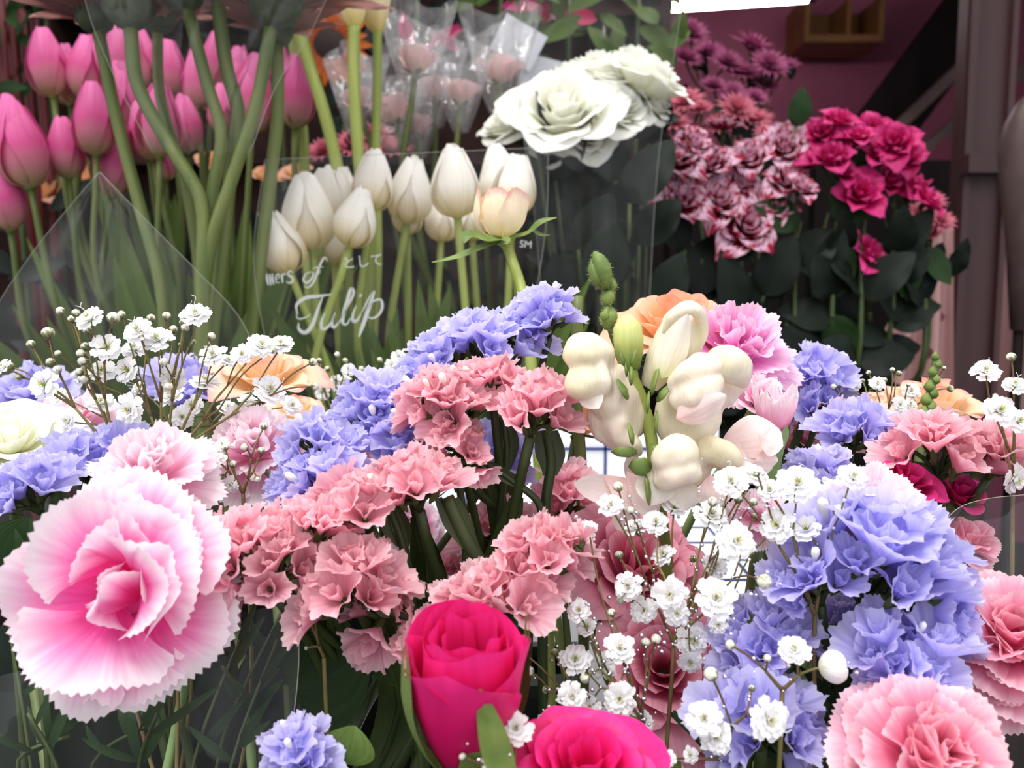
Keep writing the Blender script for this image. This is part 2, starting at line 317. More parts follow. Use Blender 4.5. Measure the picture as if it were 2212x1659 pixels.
# ================================================================== THE SETTING
M_wall = plain('mauve_painted_wall', (196, 104, 132), 0.75, nscale=3, c2=(180, 92, 120))
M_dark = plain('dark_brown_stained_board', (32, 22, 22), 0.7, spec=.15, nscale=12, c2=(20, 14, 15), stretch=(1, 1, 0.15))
M_floor = plain('grey_concrete_floor', (60, 58, 56), 0.8, nscale=5)
M_ceil = plain('dark_ceiling_panel', (70, 52, 58), 0.8, nscale=4)
M_post = plain('brown_steel_post_paint', (84, 50, 52), 0.5, nscale=9, c2=(66, 40, 40), stretch=(1, 1, 0.12))
M_wood = plain('ochre_wooden_box_board', (150, 98, 48), 0.6, nscale=16, c2=(126, 80, 38), stretch=(0.2, 1, 1))
def quadbox(name, lo, hi, mat):
    mb = MB(); mb.box([(a+b)/2 for a, b in zip(lo, hi)], [b-a for a, b in zip(lo, hi)]); return struct(name, mb, mat)
FZ = -0.95
quadbox('floor', (-3, -2.5, FZ-0.05), (3, 3.4, FZ), M_floor)
quadbox('wall_back', (-3, 3.2, FZ), (3, 3.3, 1.5), M_wall)
quadbox('wall_left', (-2.1, 0.9, FZ), (-2.0, 3.2, 1.5), M_dark)
quadbox('wall_right', (2.0, 0.9, FZ), (2.1, 3.2, 1.5), M_dark)
quadbox('ceiling', (-3, 0.58, 1.42), (3, 3.3, 1.5), M_ceil)
# unseen awning edge, added to keep daylight off the shop interior
quadbox('shade_trim_1', (-3, 0.54, 1.24), (3, 0.58, 1.5), M_dark)

# display bench the buckets stand on, and the raised back tier
BZ = -0.42
def bench():
    t = thing('display_bench', 'dark display bench under all the flower buckets', 'bench', (0, 0.5, FZ))
    mb = MB(); mb.box((0, 0.62, BZ-0.02), (2.6, 1.2, 0.04)); wpart('bench_top', mb, M_dark, t, smooth=False)
    for x in (-1.2, 1.2):
        for y in (0.1, 1.15):
            mb = MB(); mb.box((x, y, (FZ+BZ-0.04)/2), (0.06, 0.06, BZ-0.04-FZ)); wpart('leg', mb, M_dark, t, smooth=False)
bench()

# cupboard added as dark backdrop behind the right-hand roses, post, staircase, box, lamp
def shop_back():
    t = thing('backdrop_cupboard', 'black-brown cupboard added as a dark backdrop behind the spray roses', 'cupboard', (0.45, 1.62, FZ))
    x0 = P(1130, 400, 1.6).x; x1 = P(2040, 400, 1.6).x; top = P(1500, 352, 1.6).z
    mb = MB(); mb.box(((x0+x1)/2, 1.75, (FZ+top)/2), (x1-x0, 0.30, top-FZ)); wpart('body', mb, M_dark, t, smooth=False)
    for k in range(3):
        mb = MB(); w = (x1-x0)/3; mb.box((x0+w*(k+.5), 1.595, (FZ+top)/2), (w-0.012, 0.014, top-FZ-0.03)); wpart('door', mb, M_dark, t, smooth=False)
    # tall shelf unit added as a dark backdrop for the tulips and wrapped roses
    t = thing('backdrop_shelf_unit', 'dark brown shelf unit added as a backdrop behind the tulips and ivory roses', 'shelf', (-.5, 2.02, FZ))
    x0 = P(-500, 400, 1.95).x; x1 = P(1425, 400, 1.95).x; M_br = plain('dark_backdrop_board', (66, 44, 38), .8, nscale=10, c2=(44, 28, 26), spec=.2)
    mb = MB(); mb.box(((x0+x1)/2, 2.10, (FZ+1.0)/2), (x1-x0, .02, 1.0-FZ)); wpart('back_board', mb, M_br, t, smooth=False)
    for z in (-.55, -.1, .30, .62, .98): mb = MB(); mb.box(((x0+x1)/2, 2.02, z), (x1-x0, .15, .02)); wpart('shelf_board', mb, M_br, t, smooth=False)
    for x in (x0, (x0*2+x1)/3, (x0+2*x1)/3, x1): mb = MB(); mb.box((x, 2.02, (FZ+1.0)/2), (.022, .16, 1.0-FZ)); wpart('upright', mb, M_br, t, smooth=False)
    # post
    t = thing('steel_post', 'tall square brown post right of the spray roses', 'post', (P(2105, 800, 1.45).x, 1.45, FZ))
    xl, xr = P(2056, 700, 1.45).x, P(2158, 700, 1.45).x
    mb = MB(); mb.box(((xl+xr)/2, 1.47, 0.13), (xr-xl, 0.03, 2.16)); wpart('post_shaft', mb, M_post, t, smooth=False)
    mb = MB(); mb.box((xl+0.008, 1.45, 0.13), (0.012, 0.012, 2.16)); mb.box((xr-0.006, 1.45, 0.13), (0.01, 0.012, 2.16)); wpart('post_flange', mb, M_post, t, smooth=False)
    mb = MB(); mb.box(((xl+xr)/2, 1.43, P(2100, 365, 1.45).z), (xr-xl+.01, 0.03, 0.03)); wpart('clamp_band', mb, M_post, t, smooth=False)
    # staircase stringer with treads seen from below
    t = thing('staircase', 'dark sloping staircase underside left of the brown post', 'staircase', P(1760, 420, 2.6))
    def slab(a, b, wdt, thk, d, m, nm):
        p0, p1 = P(a[0], a[1], d), P(b[0], b[1], d); ax = (p1-p0); L = ax.length; ax.normalize(); nn = Vector((0, 1, 0)); s = ax.cross(nn).normalized()
        M = Matrix.Translation((p0+p1)/2) @ Matrix((ax, nn, s)).transposed().to_4x4()
        mb = MB(); mb.box((0, 0, 0), (L, thk, wdt), M=M); wpart(nm, mb, m, t, smooth=False)
    slab((1700, 555), (2190, -100), pm(120, 2.6), 0.05, 2.6, M_dark, 'stringer')
    M_rail = plain('worn_grey_brown_board', (112, 86, 82), 0.6, nscale=10, c2=(82, 62, 60))
    slab((1880, 330), (2080, 140), pm(22, 2.45), 0.03, 2.45, M_rail, 'tread')
    slab((1930, 380), (2080, 250), pm(20, 2.45), 0.03, 2.45, M_rail, 'tread')
    slab((1890, 480), (2080, 370), pm(30, 2.45), 0.03, 2.45, M_dark, 'tread')
    slab((2150, 190), (2300, 100), pm(30, 2.45), 0.03, 2.45, M_rail, 'tread')
    # wooden box high on the wall
    c = P(1800, 62, 2.9); t = thing('wooden_wall_box', 'open ochre wooden box high on the mauve wall', 'box', (c.x, c.y, P(1800, 108, 2.9).z))
    w_, h_ = pm(165, 2.9), pm(92, 2.9)
    mb = MB(); mb.box((c.x-w_/2+.008, c.y, c.z), (0.016, 0.2, h_)); wpart('side_panel', mb, M_wood, t, smooth=False)
    mb = MB(); mb.box((c.x+w_/2-.008, c.y, c.z), (0.016, 0.2, h_)); wpart('side_panel', mb, M_wood, t, smooth=False)
    mb = MB(); mb.box((c.x, c.y, c.z-h_/2+.012), (w_-.032, 0.2, 0.024)); wpart('bottom_panel', mb, M_wood, t, smooth=False)
    mb = MB(); mb.box((c.x, c.y+0.09, c.z), (w_-.032, 0.016, h_)); wpart('back_panel', mb, M_wood, t, smooth=False)
    mb = MB(); mb.box((c.x+0.02, c.y, c.z+0.012), (0.012, 0.17, h_-.03)); wpart('divider', mb, M_wood, t, smooth=False)
    # fluorescent tube lamp
    a, b = P(1452, 14, 2.3), P(1745, -6, 2.3)
    t = thing('fluorescent_lamp', 'bright white fluorescent tube under the shop ceiling', 'lamp', (a+b)/2)
    me, ntt, out = newmat('glowing_tube'); em = ntt.nodes.new('ShaderNodeEmission'); em.inputs[0].default_value = (1, 0.97, 1, 1); em.inputs[1].default_value = 22; ntt.links.new(em.outputs[0], out.inputs[0])
    mb = MB(); mb.tube(bez([a, b], 4), 0.014, 14); wpart('tube', mb, me, t)
    for q, s in ((a, -1), (b, 1)):
        mb = MB(); mb.tube([q, q+Vector((0.02*s, 0, 0))], 0.015, 12); wpart('end_cap', mb, M_post, t)
    mb = MB(); mb.box(((a.x+b.x)/2, a.y+.01, a.z+0.045), (b.x-a.x+0.05, 0.05, 0.03)); mb.box((a.x-0.01, a.y, a.z+0.02), (0.012, 0.03, 0.05)); mb.box((b.x+0.01, b.y, b.z+0.02), (0.012, 0.03, 0.05)); wpart('lamp_housing', mb, M_dark, t, smooth=False)
    mb = MB(); mb.tube([Vector((a.x+.05, a.y, a.z+.05)), Vector((a.x+.05, a.y, 1.42))], 0.003, 6); mb.tube([Vector((b.x-.05, a.y, a.z+.05)), Vector((b.x-.05, a.y, 1.42))], 0.003, 6); wpart('hanging_wire', mb, M_dark, t)
shop_back()

# ================================================================== FLOWER BUILDERS
HUB = {}
def stem_to(mb, head, zdir, foot, r, bow=0.25, mi=0, seg=8, n=16):
    head = Vector(head); foot = Vector(foot); L = (head-foot).length
    pts = [foot, foot.lerp(head, 0.5)+Vector((0, 0, 0.02*L)) - Vector(zdir)*0.0, head-Vector(zdir).normalized()*L*bow, head]
    c = bez(pts, n); mb.tube(c, [r*(1.1-0.2*i/n) for i in range(n+1)], seg, mi); return c
# -- mesh libraries (shared between copies)
def lib(n, fn): return [fn(i) for i in range(n)]
def carn_petal(i, kind, mat, hero=False):
    mb = MB(); th = {'out': (70, 100), 'mid': (42, 75), 'in': (8, 40), 'top': (-6, 15)}[kind]
    L = {'out': 1, 'mid': .92, 'in': .82, 'top': .72}[kind]
    pr = prof_theta(L, math.radians(th[0]), math.radians(th[1]+R(-12, 12)), 0.03)
    petal(mb, pr, L, {'out': .55, 'mid': .5, 'in': .42, 'top': .36}[kind]*(1.35 if hero else 1), 0.15 if kind in('out', 'mid') else 0.5, 'fan', serr=0.028 if hero else 0.04, ruf=0.05 if kind == 'out' else 0.10 if kind == 'mid' else 0.13, rf=R(1.2, 2.6), nu=46 if hero else 30, nv=12, seed=i*7+hash(kind) % 50, ha=1.02 if hero else .75)
    return mb.mesh('carnation_petal', mat)
KI = {'out': 11, 'mid': 23, 'in': 37, 'top': 51}
def carn_petal_seeded(i, kind, mat):
    random.seed(i*31+KI[kind]); return carn_petal(i, kind, mat, mat.name.startswith(('carnation', 'deep')))
CL = {}
def carn_lib(mk):
    if mk not in CL:
        CL[mk] = {k: lib(4, lambda i: carn_petal_seeded(i, k, MT[mk])) for k in KI}
    return CL[mk]
# (hash() of str is random per run: pin it)
def hash(s): return sum(ord(c) for c in str(s))
def calyx_mesh():
    mb = MB(); n = 8
    mb.tube([(0, 0, -0.75+0.75*k/n) for k in range(n+1)], [0.05, .12, .16, .17, .17, .165, .16, .165, .19], 12)
    for k in range(5):
        a = k*2*PI/5; leaf_mesh(mb, (math.cos(a)*.16, math.sin(a)*.16, -0.06), (math.cos(a)*.3, math.sin(a)*.3, 1), (math.cos(a), math.sin(a), 0), .2, .14, .1, 0, 2, 3)
    return mb.mesh('calyx', MT['calyx'])
CALYX = calyx_mesh()
def carnation(px, py, d, rpx, z, label, mk='carn', foot=None, counts=(8, 8, 7, 5), seed=1, group=None, spin=None):
    random.seed(seed); Rm = pm(rpx, d); c = P(px, py, d); z = Vector(z).normalized(); base = c-z*Rm*0.35
    foot = foot or (c.x*0.9, c.y+0.03, BZ+.01)
    t = thing('carnation', label, 'carnation', foot, group); T = Matrix.Translation(-Vector(t.location)); lb = carn_lib(mk)
    for kind, cnt in zip(('out', 'mid', 'in', 'top'), counts):
        off = R(0, 6.28)
        for i in range(cnt):
            a = off+i*2*PI/max(cnt, 1)+R(-.25, .25); tl = Matrix.Rotation(R(-.14, .14), 4, 'X') @ Matrix.Rotation(R(-.16, .16), 4, 'Y')
            r0 = {'out': 0, 'mid': 0.02, 'in': .08, 'top': R(.02, .18)}[kind]
            if mk == 'carn': tl = Matrix.Rotation(R(-.3, .3), 4, 'X') @ Matrix.Rotation(R(-.2, .25), 4, 'Y')
            if mk == 'carn' and kind in ('mid', 'in') and rpx > 200:
                xr = Vector((1, 0, 0)); yu = z.cross(xr).normalized(); dd = frame(Vector((0, 0, 0)), z, a).to_3x3() @ Vector((1, 0, 0)); an = math.degrees(math.atan2(dd.dot(yu), dd.dot(xr)))
                if -75 < an < 5 or (kind == 'in' and an < -75): continue
            M = frame(base, z, a, Rm*(R(.88, 1.15) if mk == 'carn' else R(.93, 1.08))) @ tl @ Matrix.Translation((r0, 0, {'out': 0, 'mid': .08, 'in': .14, 'top': .16}[kind]))
            part('petal', lb[kind][random.randrange(4)], t, T @ M)
    part('calyx', CALYX, t, T @ frame(base, z, 0, Rm*0.95))
    mb = MB(); stem_to(mb, base-z*Rm*.68, z, foot, 0.0018, .18); wpart('stem', mb, MT['calyx'], t)
    return t
# -- rose
def rose_petal_mesh(i, n, mat, op, nm='petal', nu=12, nv=10):
    t = (i+0.5)/n; random.seed(i*5+3); Ri = 0.10+0.72*t**1.1*(0.55+0.45*op); H = 0.95-0.38*t*op; fl = (0.05+0.55*t**2)*op; dr = (0.03+0.34*t**2.2)*op
    mb = MB(); prof = lambda v: (0.03+Ri*(1-math.exp(-3.2*v))+fl*v**4, H*v-dr*v**4)
    petal(mb, prof, 1, (0.16+0.52*t)*(0.75+.25*op), 0.95-0.25*t*op, 'round', ruf=0.02+0.04*t*op, rf=1.3, nu=nu, nv=nv, seed=i, tip=0.03*t, roll=0.05*t, rd=.10+.18*t)
    return mb.mesh(nm, mat)
RL = {}
def rose_lib(mk, n, op):
    k = (mk, n, op)
    if k not in RL: RL[k] = [rose_petal_mesh(i, n, MT[mk], op) for i in range(n)]
    return RL[k]
def sepals_mesh(mb, M, n=5, L=.5, W=.2, out=1.0, mi=0):
    for k in range(n):
        a = k*2*PI/n+.3; b = Vector((math.cos(a), math.sin(a), 0))
        m2 = MB(); leaf_mesh(m2, b*.06, b*out+Vector((0, 0, 0.45)), -b+Vector((0, 0, .2)), L, W, .15, .3, 4, 6)
        o = len(mb.v); mb.v += [M @ v for v in m2.v]; mb.f += [tuple(i+o for i in f) for f in m2.f]; mb.uv += m2.uv; mb.mi += [mi]*len(m2.f)
def rose(px, py, d, rpx, z, label, mk, n=22, op=1.0, foot=None, seed=1, name='rose', group=None, leaves=0, stemr=0.0022, stemmat='stem', lm='leaf', leafdy=(0.03, 0.14), sep=True):
    random.seed(seed); Rm = pm(rpx, d); c = P(px, py, d); z = Vector(z).normalized(); base = c-z*Rm*.55
    foot = Vector(foot or (c.x*.95, c.y+.02, BZ+.01)); t = thing(name, label, 'rose', foot, group); T = Matrix.Translation(-Vector(t.location)); lb = rose_lib(mk, n, op)
    for i in range(n):
        tl = Matrix.Rotation(R(-.06, .06), 4, 'X') @ Matrix.Rotation(R(-.06, .06), 4, 'Y')
        part('petal', lb[i], t, T @ frame(base, z, i*2.4+R(-.15, .15)+seed, Rm*1.1) @ tl)
    mb = MB(); mb.ball((0, 0, 0), .14, 10, 6); M = frame(base-z*Rm*.05, z, 0, Rm); mb.v = [M @ v for v in mb.v]
    if sep: sepals_mesh(mb, M, L=.6, W=.22)
    c2 = stem_to(mb, base-z*Rm*.1, z, foot, stemr, .2); wpart('stem', mb, MT[stemmat], t)
    random.seed(seed+50)
    for k in range(leaves):
        q = c2[len(c2)-2-int(R(.08, .55)*len(c2))]; a = R(0, 6.28); mb = MB(); dd = Vector((math.cos(a), -abs(math.sin(a))*.6, R(.0, .7))).normalized()
        leaf_mesh(mb, q, dd, Vector((R(-.3, .3), -1, .7)), R(.04, .065), R(.028, .042), R(.1, .35), .2, wav=.03, nu=6, nv=10); wpart('leaf', mb, MT[lm], t)
    return t
# -- tulip
def tulip_petal(i, mat, outer, wd=1.0):
    random.seed(i+3); mb = MB(); H = 1.0 if outer else 1.04; k = R(.9, 1.1)
    prof = lambda v: (wd*(.345 if outer else .305)*k*math.sin(PI*(min(max(v, 0), 1)**.62)*.895+.07)**.85+(.012 if outer else 0), H*v*.98)
    petal(mb, prof, 1, .36*wd, .95, 'round', ruf=.012, rf=1.1, nu=12, nv=16, seed=i, tip=.0, rd=.14, taper=.38); return mb.mesh('petal', mat)
TL = {mk: [[tulip_petal(i, MT[mk], True, .84 if mk == 'tulp' else 1.0) for i in range(3)], [tulip_petal(i+9, MT[mk], False, .84 if mk == 'tulp' else 1.0) for i in range(3)]] for mk in ('tulp', 'tulw')}
def tulip(px, py, d, hpx, z, label, mk, foot, seed=1, group=None, leaves=1, lh=.75):
    random.seed(seed); H = pm(hpx, d); c = P(px, py, d); z = Vector(z).normalized(); base = c-z*H*.5; foot = Vector(foot)
    t = thing('tulip', label, 'tulip', foot, group); T = Matrix.Translation(-foot); off = R(0, 6.28)
    for ring in (1, 0):
        for k in range(3):
            part('petal', TL[mk][ring][random.randrange(3)], t, T @ frame(base, z, off+k*2*PI/3+(PI/3 if ring else 0)+R(-.1, .1), H*R(.97, 1.04)) @ Matrix.Rotation(R(-.05, .05), 4, 'Y'))
    mb = MB(); mb.ball(base+z*H*.02, H*.07, 8, 5); c2 = stem_to(mb, base, z, foot, .0032, .22); wpart('stem', mb, MT['gstem' if mk == 'tulw' else 'stem'], t)
    for k in range(leaves):
        j = int(len(c2)*.25); p0 = c2[j]; a = R(-1, 1); top = c2[-3].copy(); Lx = R(.03, .07)*(1 if a > 0 else -1)
        tip = Vector((top.x+Lx, top.y-R(.0, .03), p0.z+(base.z-p0.z)*R(lh-.2, lh+.12)))
        mb = MB(); blade(mb, [p0, p0.lerp(tip, .5)+Vector((Lx*.1, -.012, .01)), tip], R(.022, .034), (R(-.5, .5), -1, .1)); wpart('leaf', mb, MT['tleaf'], t)
    return t
# -- statice
def floret(i, mat):
    random.seed(i*13+1); mb = MB(); nu = 60; ph = [R(0, 6.28) for _ in range(5)]; el = (1, .55, .8, 1, .45, .9, .65)[i % 7]; op = R(.55, .72); cr = R(.7, 1.1)
    def fn(u, v):
        a = u*2*PI; f = .05+op*(v**1.25)
        ruf = v**2.5*(.03*math.sin(5*a+ph[1])+.055*math.sin(8*a+ph[2])+.035*math.sin(13*a+ph[3]))*cr
        r = f+ruf; z = v*.78-v**3*.06+v**3*(.08*math.sin(2*a+ph[0])+.03*math.sin(5*a+ph[4])+.045*math.sin(9*a+ph[2]))
        r += .016*v*(1 if int(round(u*nu)) % 3 == 0 else -.5)
        if v > .95: z += .02*(1 if int(round(u*nu)) % 2 else -1); r += .012*(1 if int(round(u*nu)) % 2 else -1)
        return Vector((math.cos(a)*r, math.sin(a)*r*el, z))
    mb.grid(fn, nu, 9, 0, True)
    for k in range(2):                       # inner folded papery tissue
        a0 = k*2.6+ph[0]; m = Matrix.Rotation(a0, 4, 'Z')
        petal(mb, prof_theta(.74, .1, R(.3, .6), .02), .74, R(.25, .34), .6, 'fan', serr=.03, ruf=.08, rf=2.2, nu=14, nv=6, seed=i*3+k, M=m, ha=.8)
    return mb.mesh('floret', mat)
FL = {mk: lib(7, lambda i: floret(i, MT[mk])) for mk in ('lav', 'sal')}
def bractlet():
    mb = MB(); mb.tube([(0, 0, -.35), (0, 0, -.2), (0, 0, 0), (0, 0, .2), (0, 0, .34)], [.03, .09, .12, .09, .05], 7)
    for k in range(4):
        a = k*PI/2+.4; leaf_mesh(mb, (math.cos(a)*.06, math.sin(a)*.06, -.2), (math.cos(a)*.5, math.sin(a)*.5, 1), (-math.cos(a), -math.sin(a), .3), .5, .13, -.1, .2, 2, 4)
    return mb.mesh('bract', MT['hair'])
BR = bractlet()
def corolla_mesh():
    mb = MB(); mb.tube([(0, 0, 0), (0, 0, .3), (0, 0, .6), (0, 0, .8), (0, 0, .9)], [.04, .06, .13, .12, .03], 8); return mb.mesh('corolla', MT['ivoryb'])
CO = corolla_mesh()
def statice(clusters, mk, label, foot=None, seed=1, fs=1.0, name='statice', cor=0.15, group=None):
    """clusters: (px, py, depth, radius px, n florets, up-direction)"""
    random.seed(seed); c0 = clusters[0]; p0 = P(c0[0], c0[1], c0[2]); foot = Vector(foot or (p0.x*.9, p0.y+.03, BZ+.01))
    t = thing(name, label, 'statice', foot, group); T = Matrix.Translation(-foot)
    sm = MB(); main = None
    for ci, (px, py, d, rp, n, up) in enumerate(clusters):
        r = pm(rp, d); up = Vector(up); up.y *= .45; up.normalize(); c = P(px, py, d); hub = c-up*r*.85
        fsz = max(r*(2.1/(n**.36)), .009)*fs
        q = up.to_track_quat('Z', 'Y').to_matrix()
        for k in range(n):
            zz = 1-(k+.5)/n*.88; a = k*2.39996+seed; s = math.sqrt(1-zz*zz); dv = q @ Vector((math.cos(a)*s, math.sin(a)*s, zz)); dv = (dv+Vector((R(-.15, .15), -.12+R(-.2, .2), R(-.1, .2)))).normalized()
            rad = r*R(1.05, 1.3)-fsz*.62; b = hub+dv*max(rad, r*.2)*Vector((1, 1, 1)).x
            sc = fsz*R(.8, 1.15); fd = dv*.75+up*.45; fd.y *= .5; fd = (fd+Vector((R(-.2, .2), R(-.15, .12), R(-.1, .15)))).normalized(); dv = fd
            part('floret', FL[mk][random.randrange(7)], t, T @ frame(b, dv, R(0, 6.28), sc))
            part('bract', BR, t, T @ frame(b+dv*sc*.02, dv, R(0, 6), sc*.8))
            sm.tube(bez([hub-up*r*.3, hub+(b-hub)*.4, b], 5), .0008, 5)
            if random.random() < cor: part('corolla', CO, t, T @ frame(b+dv*sc*.35, (dv+Vector((0, -.5, .2))).normalized(), 0, sc*.7))
        # stem with narrow wings
        e = hub-up*r*.3
        if ci == 0: main = stem_to(sm, e, up, foot, .0019, .15)
        else:
            j = main[max(2, len(main)-1-(3+ci % 4))]; sm.tube(bez([j, j.lerp(e, .6)-up*.004, e], 8), .0014, 6)
    wpart('stem', sm, MT['dstem'], t)
    if main:
        mb = MB(); k = len(main)-5
        for sgn in (-1, 1): blade(mb, [main[k-3]+Vector((sgn*.001, 0, 0)), main[k-1]+Vector((sgn*.004, -.001, 0)), main[k+2]+Vector((sgn*.002, 0, 0))], .006, (0, -1, 0.1), n=8)
        wpart('stem_wing', mb, MT['dstem'], t)
    return t
# -- baby's breath
def gyp_flower(i):
    random.seed(i*17+5); mb = MB(); off = R(0, 1)
    for ring, (n, t0, t1, L) in enumerate(((8, 66, 100, 1.0), (7, 44, 80, .9), (6, 22, 56, .72), (5, 0, 28, .5))):
        if i == 4 and ring > 1: continue
        for k in range(n):
            m = Matrix.Rotation(off+k*2*PI/n+ring*.5+R(-.2, .2), 4, 'Z'); Lq = L*R(.9, 1.08)
            petal(mb, prof_theta(Lq, math.radians(t0), math.radians(t1+R(-10, 10)), .06), Lq, .34*L+.05, .2, 'fan', serr=.05, ruf=.06, rf=1.6, nu=6, nv=4, seed=i*9+k+ring, M=m, ha=.6)
    mb.tube([(0, 0, -.5), (0, 0, -.25), (0, 0, .05)], [.06, .28, .24], 7, 1)
    for k in range(5): mb.tube([(0, 0, .1), (.12*math.cos(k*1.3), .12*math.sin(k*1.3), .55), (.2*math.cos(k*1.3), .2*math.sin(k*1.3), .6)], .025, 4, 2)
    if i % 2: mb.tube(bez([(0, 0, .3), (.1, .12, .9), (.35, .1, 1.35), (.2, .3, 1.5)], 7), .022, 4, 0); mb.tube(bez([(0, 0, .3), (-.15, .1, .9), (-.05, -.1, 1.4)], 6), .022, 4, 0)
    return mb.mesh('flower', [MT['gyp'], MT['sep'], MT['yel']])
GF = lib(6, gyp_flower)
def gyp_bud():
    mb = MB(); mb.tube([(0, 0, -.9), (0, 0, -.8), (0, 0, -.4), (0, 0, .1), (0, 0, .55), (0, 0, .85), (0, 0, .95)], [.12, .45, .82, .95, .8, .4, .05], 10); return mb.mesh('bud', MT['bract'])
GB = gyp_bud()
def big_bud():
    mb = MB(); ph = .4
    mb.grid(lambda u, v: (lambda a, q: Vector((math.cos(a)*q, math.sin(a)*q, -.9+1.85*v-.25*max(0, v-.8)*5*(v > .8)*(1+.3*math.sin(3*a)))))(u*2*PI+.5*v, .05+math.sin(PI*min(v*.97, 1))**.6*(.93+.05*math.sin(3*u*2*PI+2*v)*v)), 24, 14, 0, True); return mb.mesh('bud', MT['gyp'])
GW = big_bud()
def gyps(flowers, buds, root, d, label, foot=None, seed=1, dj=.02, fr=38, glitter=0, br=14, group=None, facing=(0, .5, .8)):
    random.seed(seed); tips = []
    rp = P(root[0], root[1], d+.004); foot = Vector(foot or (rp.x, rp.y+.01, BZ+.01))
    t = thing('baby_breath', label, 'baby\'s breath', foot, group); t['category'] = 'filler flower'; T = Matrix.Translation(-foot)
    for kind, lst in (('f', flowers), ('b', buds)):
        for q in lst:
            px, py = q[0], q[1]; rr = q[2] if len(q) > 2 else (fr if kind == 'f' else br)
            dd = d+R(-dj, dj) if len(q) < 4 else q[3]; tips.append((P(px, py, dd), kind, pm(rr, dd)))
    mb = MB(); dirs = {}
    def grow(node, idx, rad, lvl):
        if len(idx) == 1:
            p = tips[idx[0]][0]; L = (p-node).length; mid = node.lerp(p, .5)+Vector((R(-.05, .05), R(-.05, .05), .06))*L
            dirs[idx[0]] = (p-mid).normalized(); mb.tube(bez([node, mid, p-dirs[idx[0]]*tips[idx[0]][2]*.4], 6), max(rad*.8, .00028), 5); return
        rel = sorted(idx, key=lambda i: math.atan2((tips[i][0]-node).x, (tips[i][0]-node).z+.02))
        k = 2 if len(idx) < 7 else 3; n = len(rel); grp = [rel[int(j*n/k):int((j+1)*n/k)] for j in range(k)]
        for g in grp:
            if not g: continue
            if len(g) == 1: grow(node, g, rad*.8, lvl+1); continue
            cen = sum((tips[i][0] for i in g), Vector())/len(g); near = min((tips[i][0]-node).length for i in g)
            L = min((cen-node).length*.5, max(near*.7, .003)); nd = node+(cen-node).normalized()*L
            mb.tube(bez([node, node.lerp(nd, .5)+Vector((R(-.03, .03), 0, R(-.02, .04)))*L, nd], 5), [rad*(1-.06*q) for q in range(6)], 5); grow(nd, g, rad*.8, lvl+1)
    grow(rp, list(range(len(tips))), .00062, 0)
    stem_to(mb, rp, Vector((0, 0, 1)), foot, .0007, .2, seg=6)
    wpart('stem', mb, MT['tstem'], t)
    for i, (p, kind, r) in enumerate(tips):
        dv = dirs.get(i, Vector((0, 0, 1)))
        if kind == 'f':
            z = (dv*.6+D(*facing)+Vector((R(-.35, .35), R(-.45, .3), R(-.25, .35)))).normalized(); part('flower', GF[random.randrange(6)], t, T @ frame(p, z, R(0, 6), r*1.02))
        else: part('bud', GW if r > .0038 else GB, t, T @ frame(p, dv, R(0, 6), r))
    if glitter:
        g = MB()
        for _ in range(glitter):
            q = random.choice(tips)[0]; k = random.choice(mb.v) if random.random() < .55 else None
            c = Vector(k) if k is not None and k.z > rp.z-.01 else q+Vector((R(-1, 1), R(-1, .2), R(-1, 1)))*.0042
            g.ball(c, R(.00025, .0007), 6, 5)
        o = wpart('glitter_drop', g, MT['dew'], t); o['kind'] = 'stuff'
    return t
# ================================================================== CONTAINERS
def bucket(cx, cy, r, z1, label, mat='black', z0=None):
    z0 = BZ if z0 is None else z0
    t = thing('flower_bucket', label, 'bucket', (cx, cy, z0)); mb = MB(); n = 28
    pr = [(0.0, 0), (r*.8, 0), (r, z1-z0), (r*1.06, z1-z0), (r*1.06, z1-z0+.006), (r*.97, z1-z0+.006), (r*.77, .006), (0.0, .006)]
    mb.grid(lambda u, v: (math.cos(u*2*PI)*pr[int(round(v*7))][0], math.sin(u*2*PI)*pr[int(round(v*7))][0], pr[int(round(v*7))][1]), n, 7, 0, True)
    part('body', mb.mesh('body', MT[mat], False), t)
    mb = MB(); mb.tube(bez([(-r*1.06, 0, z1-z0), (-r*.9, -r*.8, z1-z0-.03), (0, -r*1.25, z1-z0-.045), (r*.9, -r*.8, z1-z0-.03), (r*1.06, 0, z1-z0)], 16), .0018, 6); part('handle', mb.mesh('handle', MT[mat]), t)
bucket(-.105, .265, .095, -.235, 'black bucket under the left carnations and salmon statice')
bucket(.105, .265, .095, -.235, 'black bucket under the snapdragon and right lavender statice')
bucket(-.30, .86, .125, -.22, 'black bucket under the pink tulips')
bucket(-.075, .76, .10, -.24, 'black bucket under the white tulips')
bucket(.12, .90, .10, -.20, 'black bucket under the big ivory roses')
bucket(.38, 1.08, .15, -.20, 'black bucket under the spray roses')
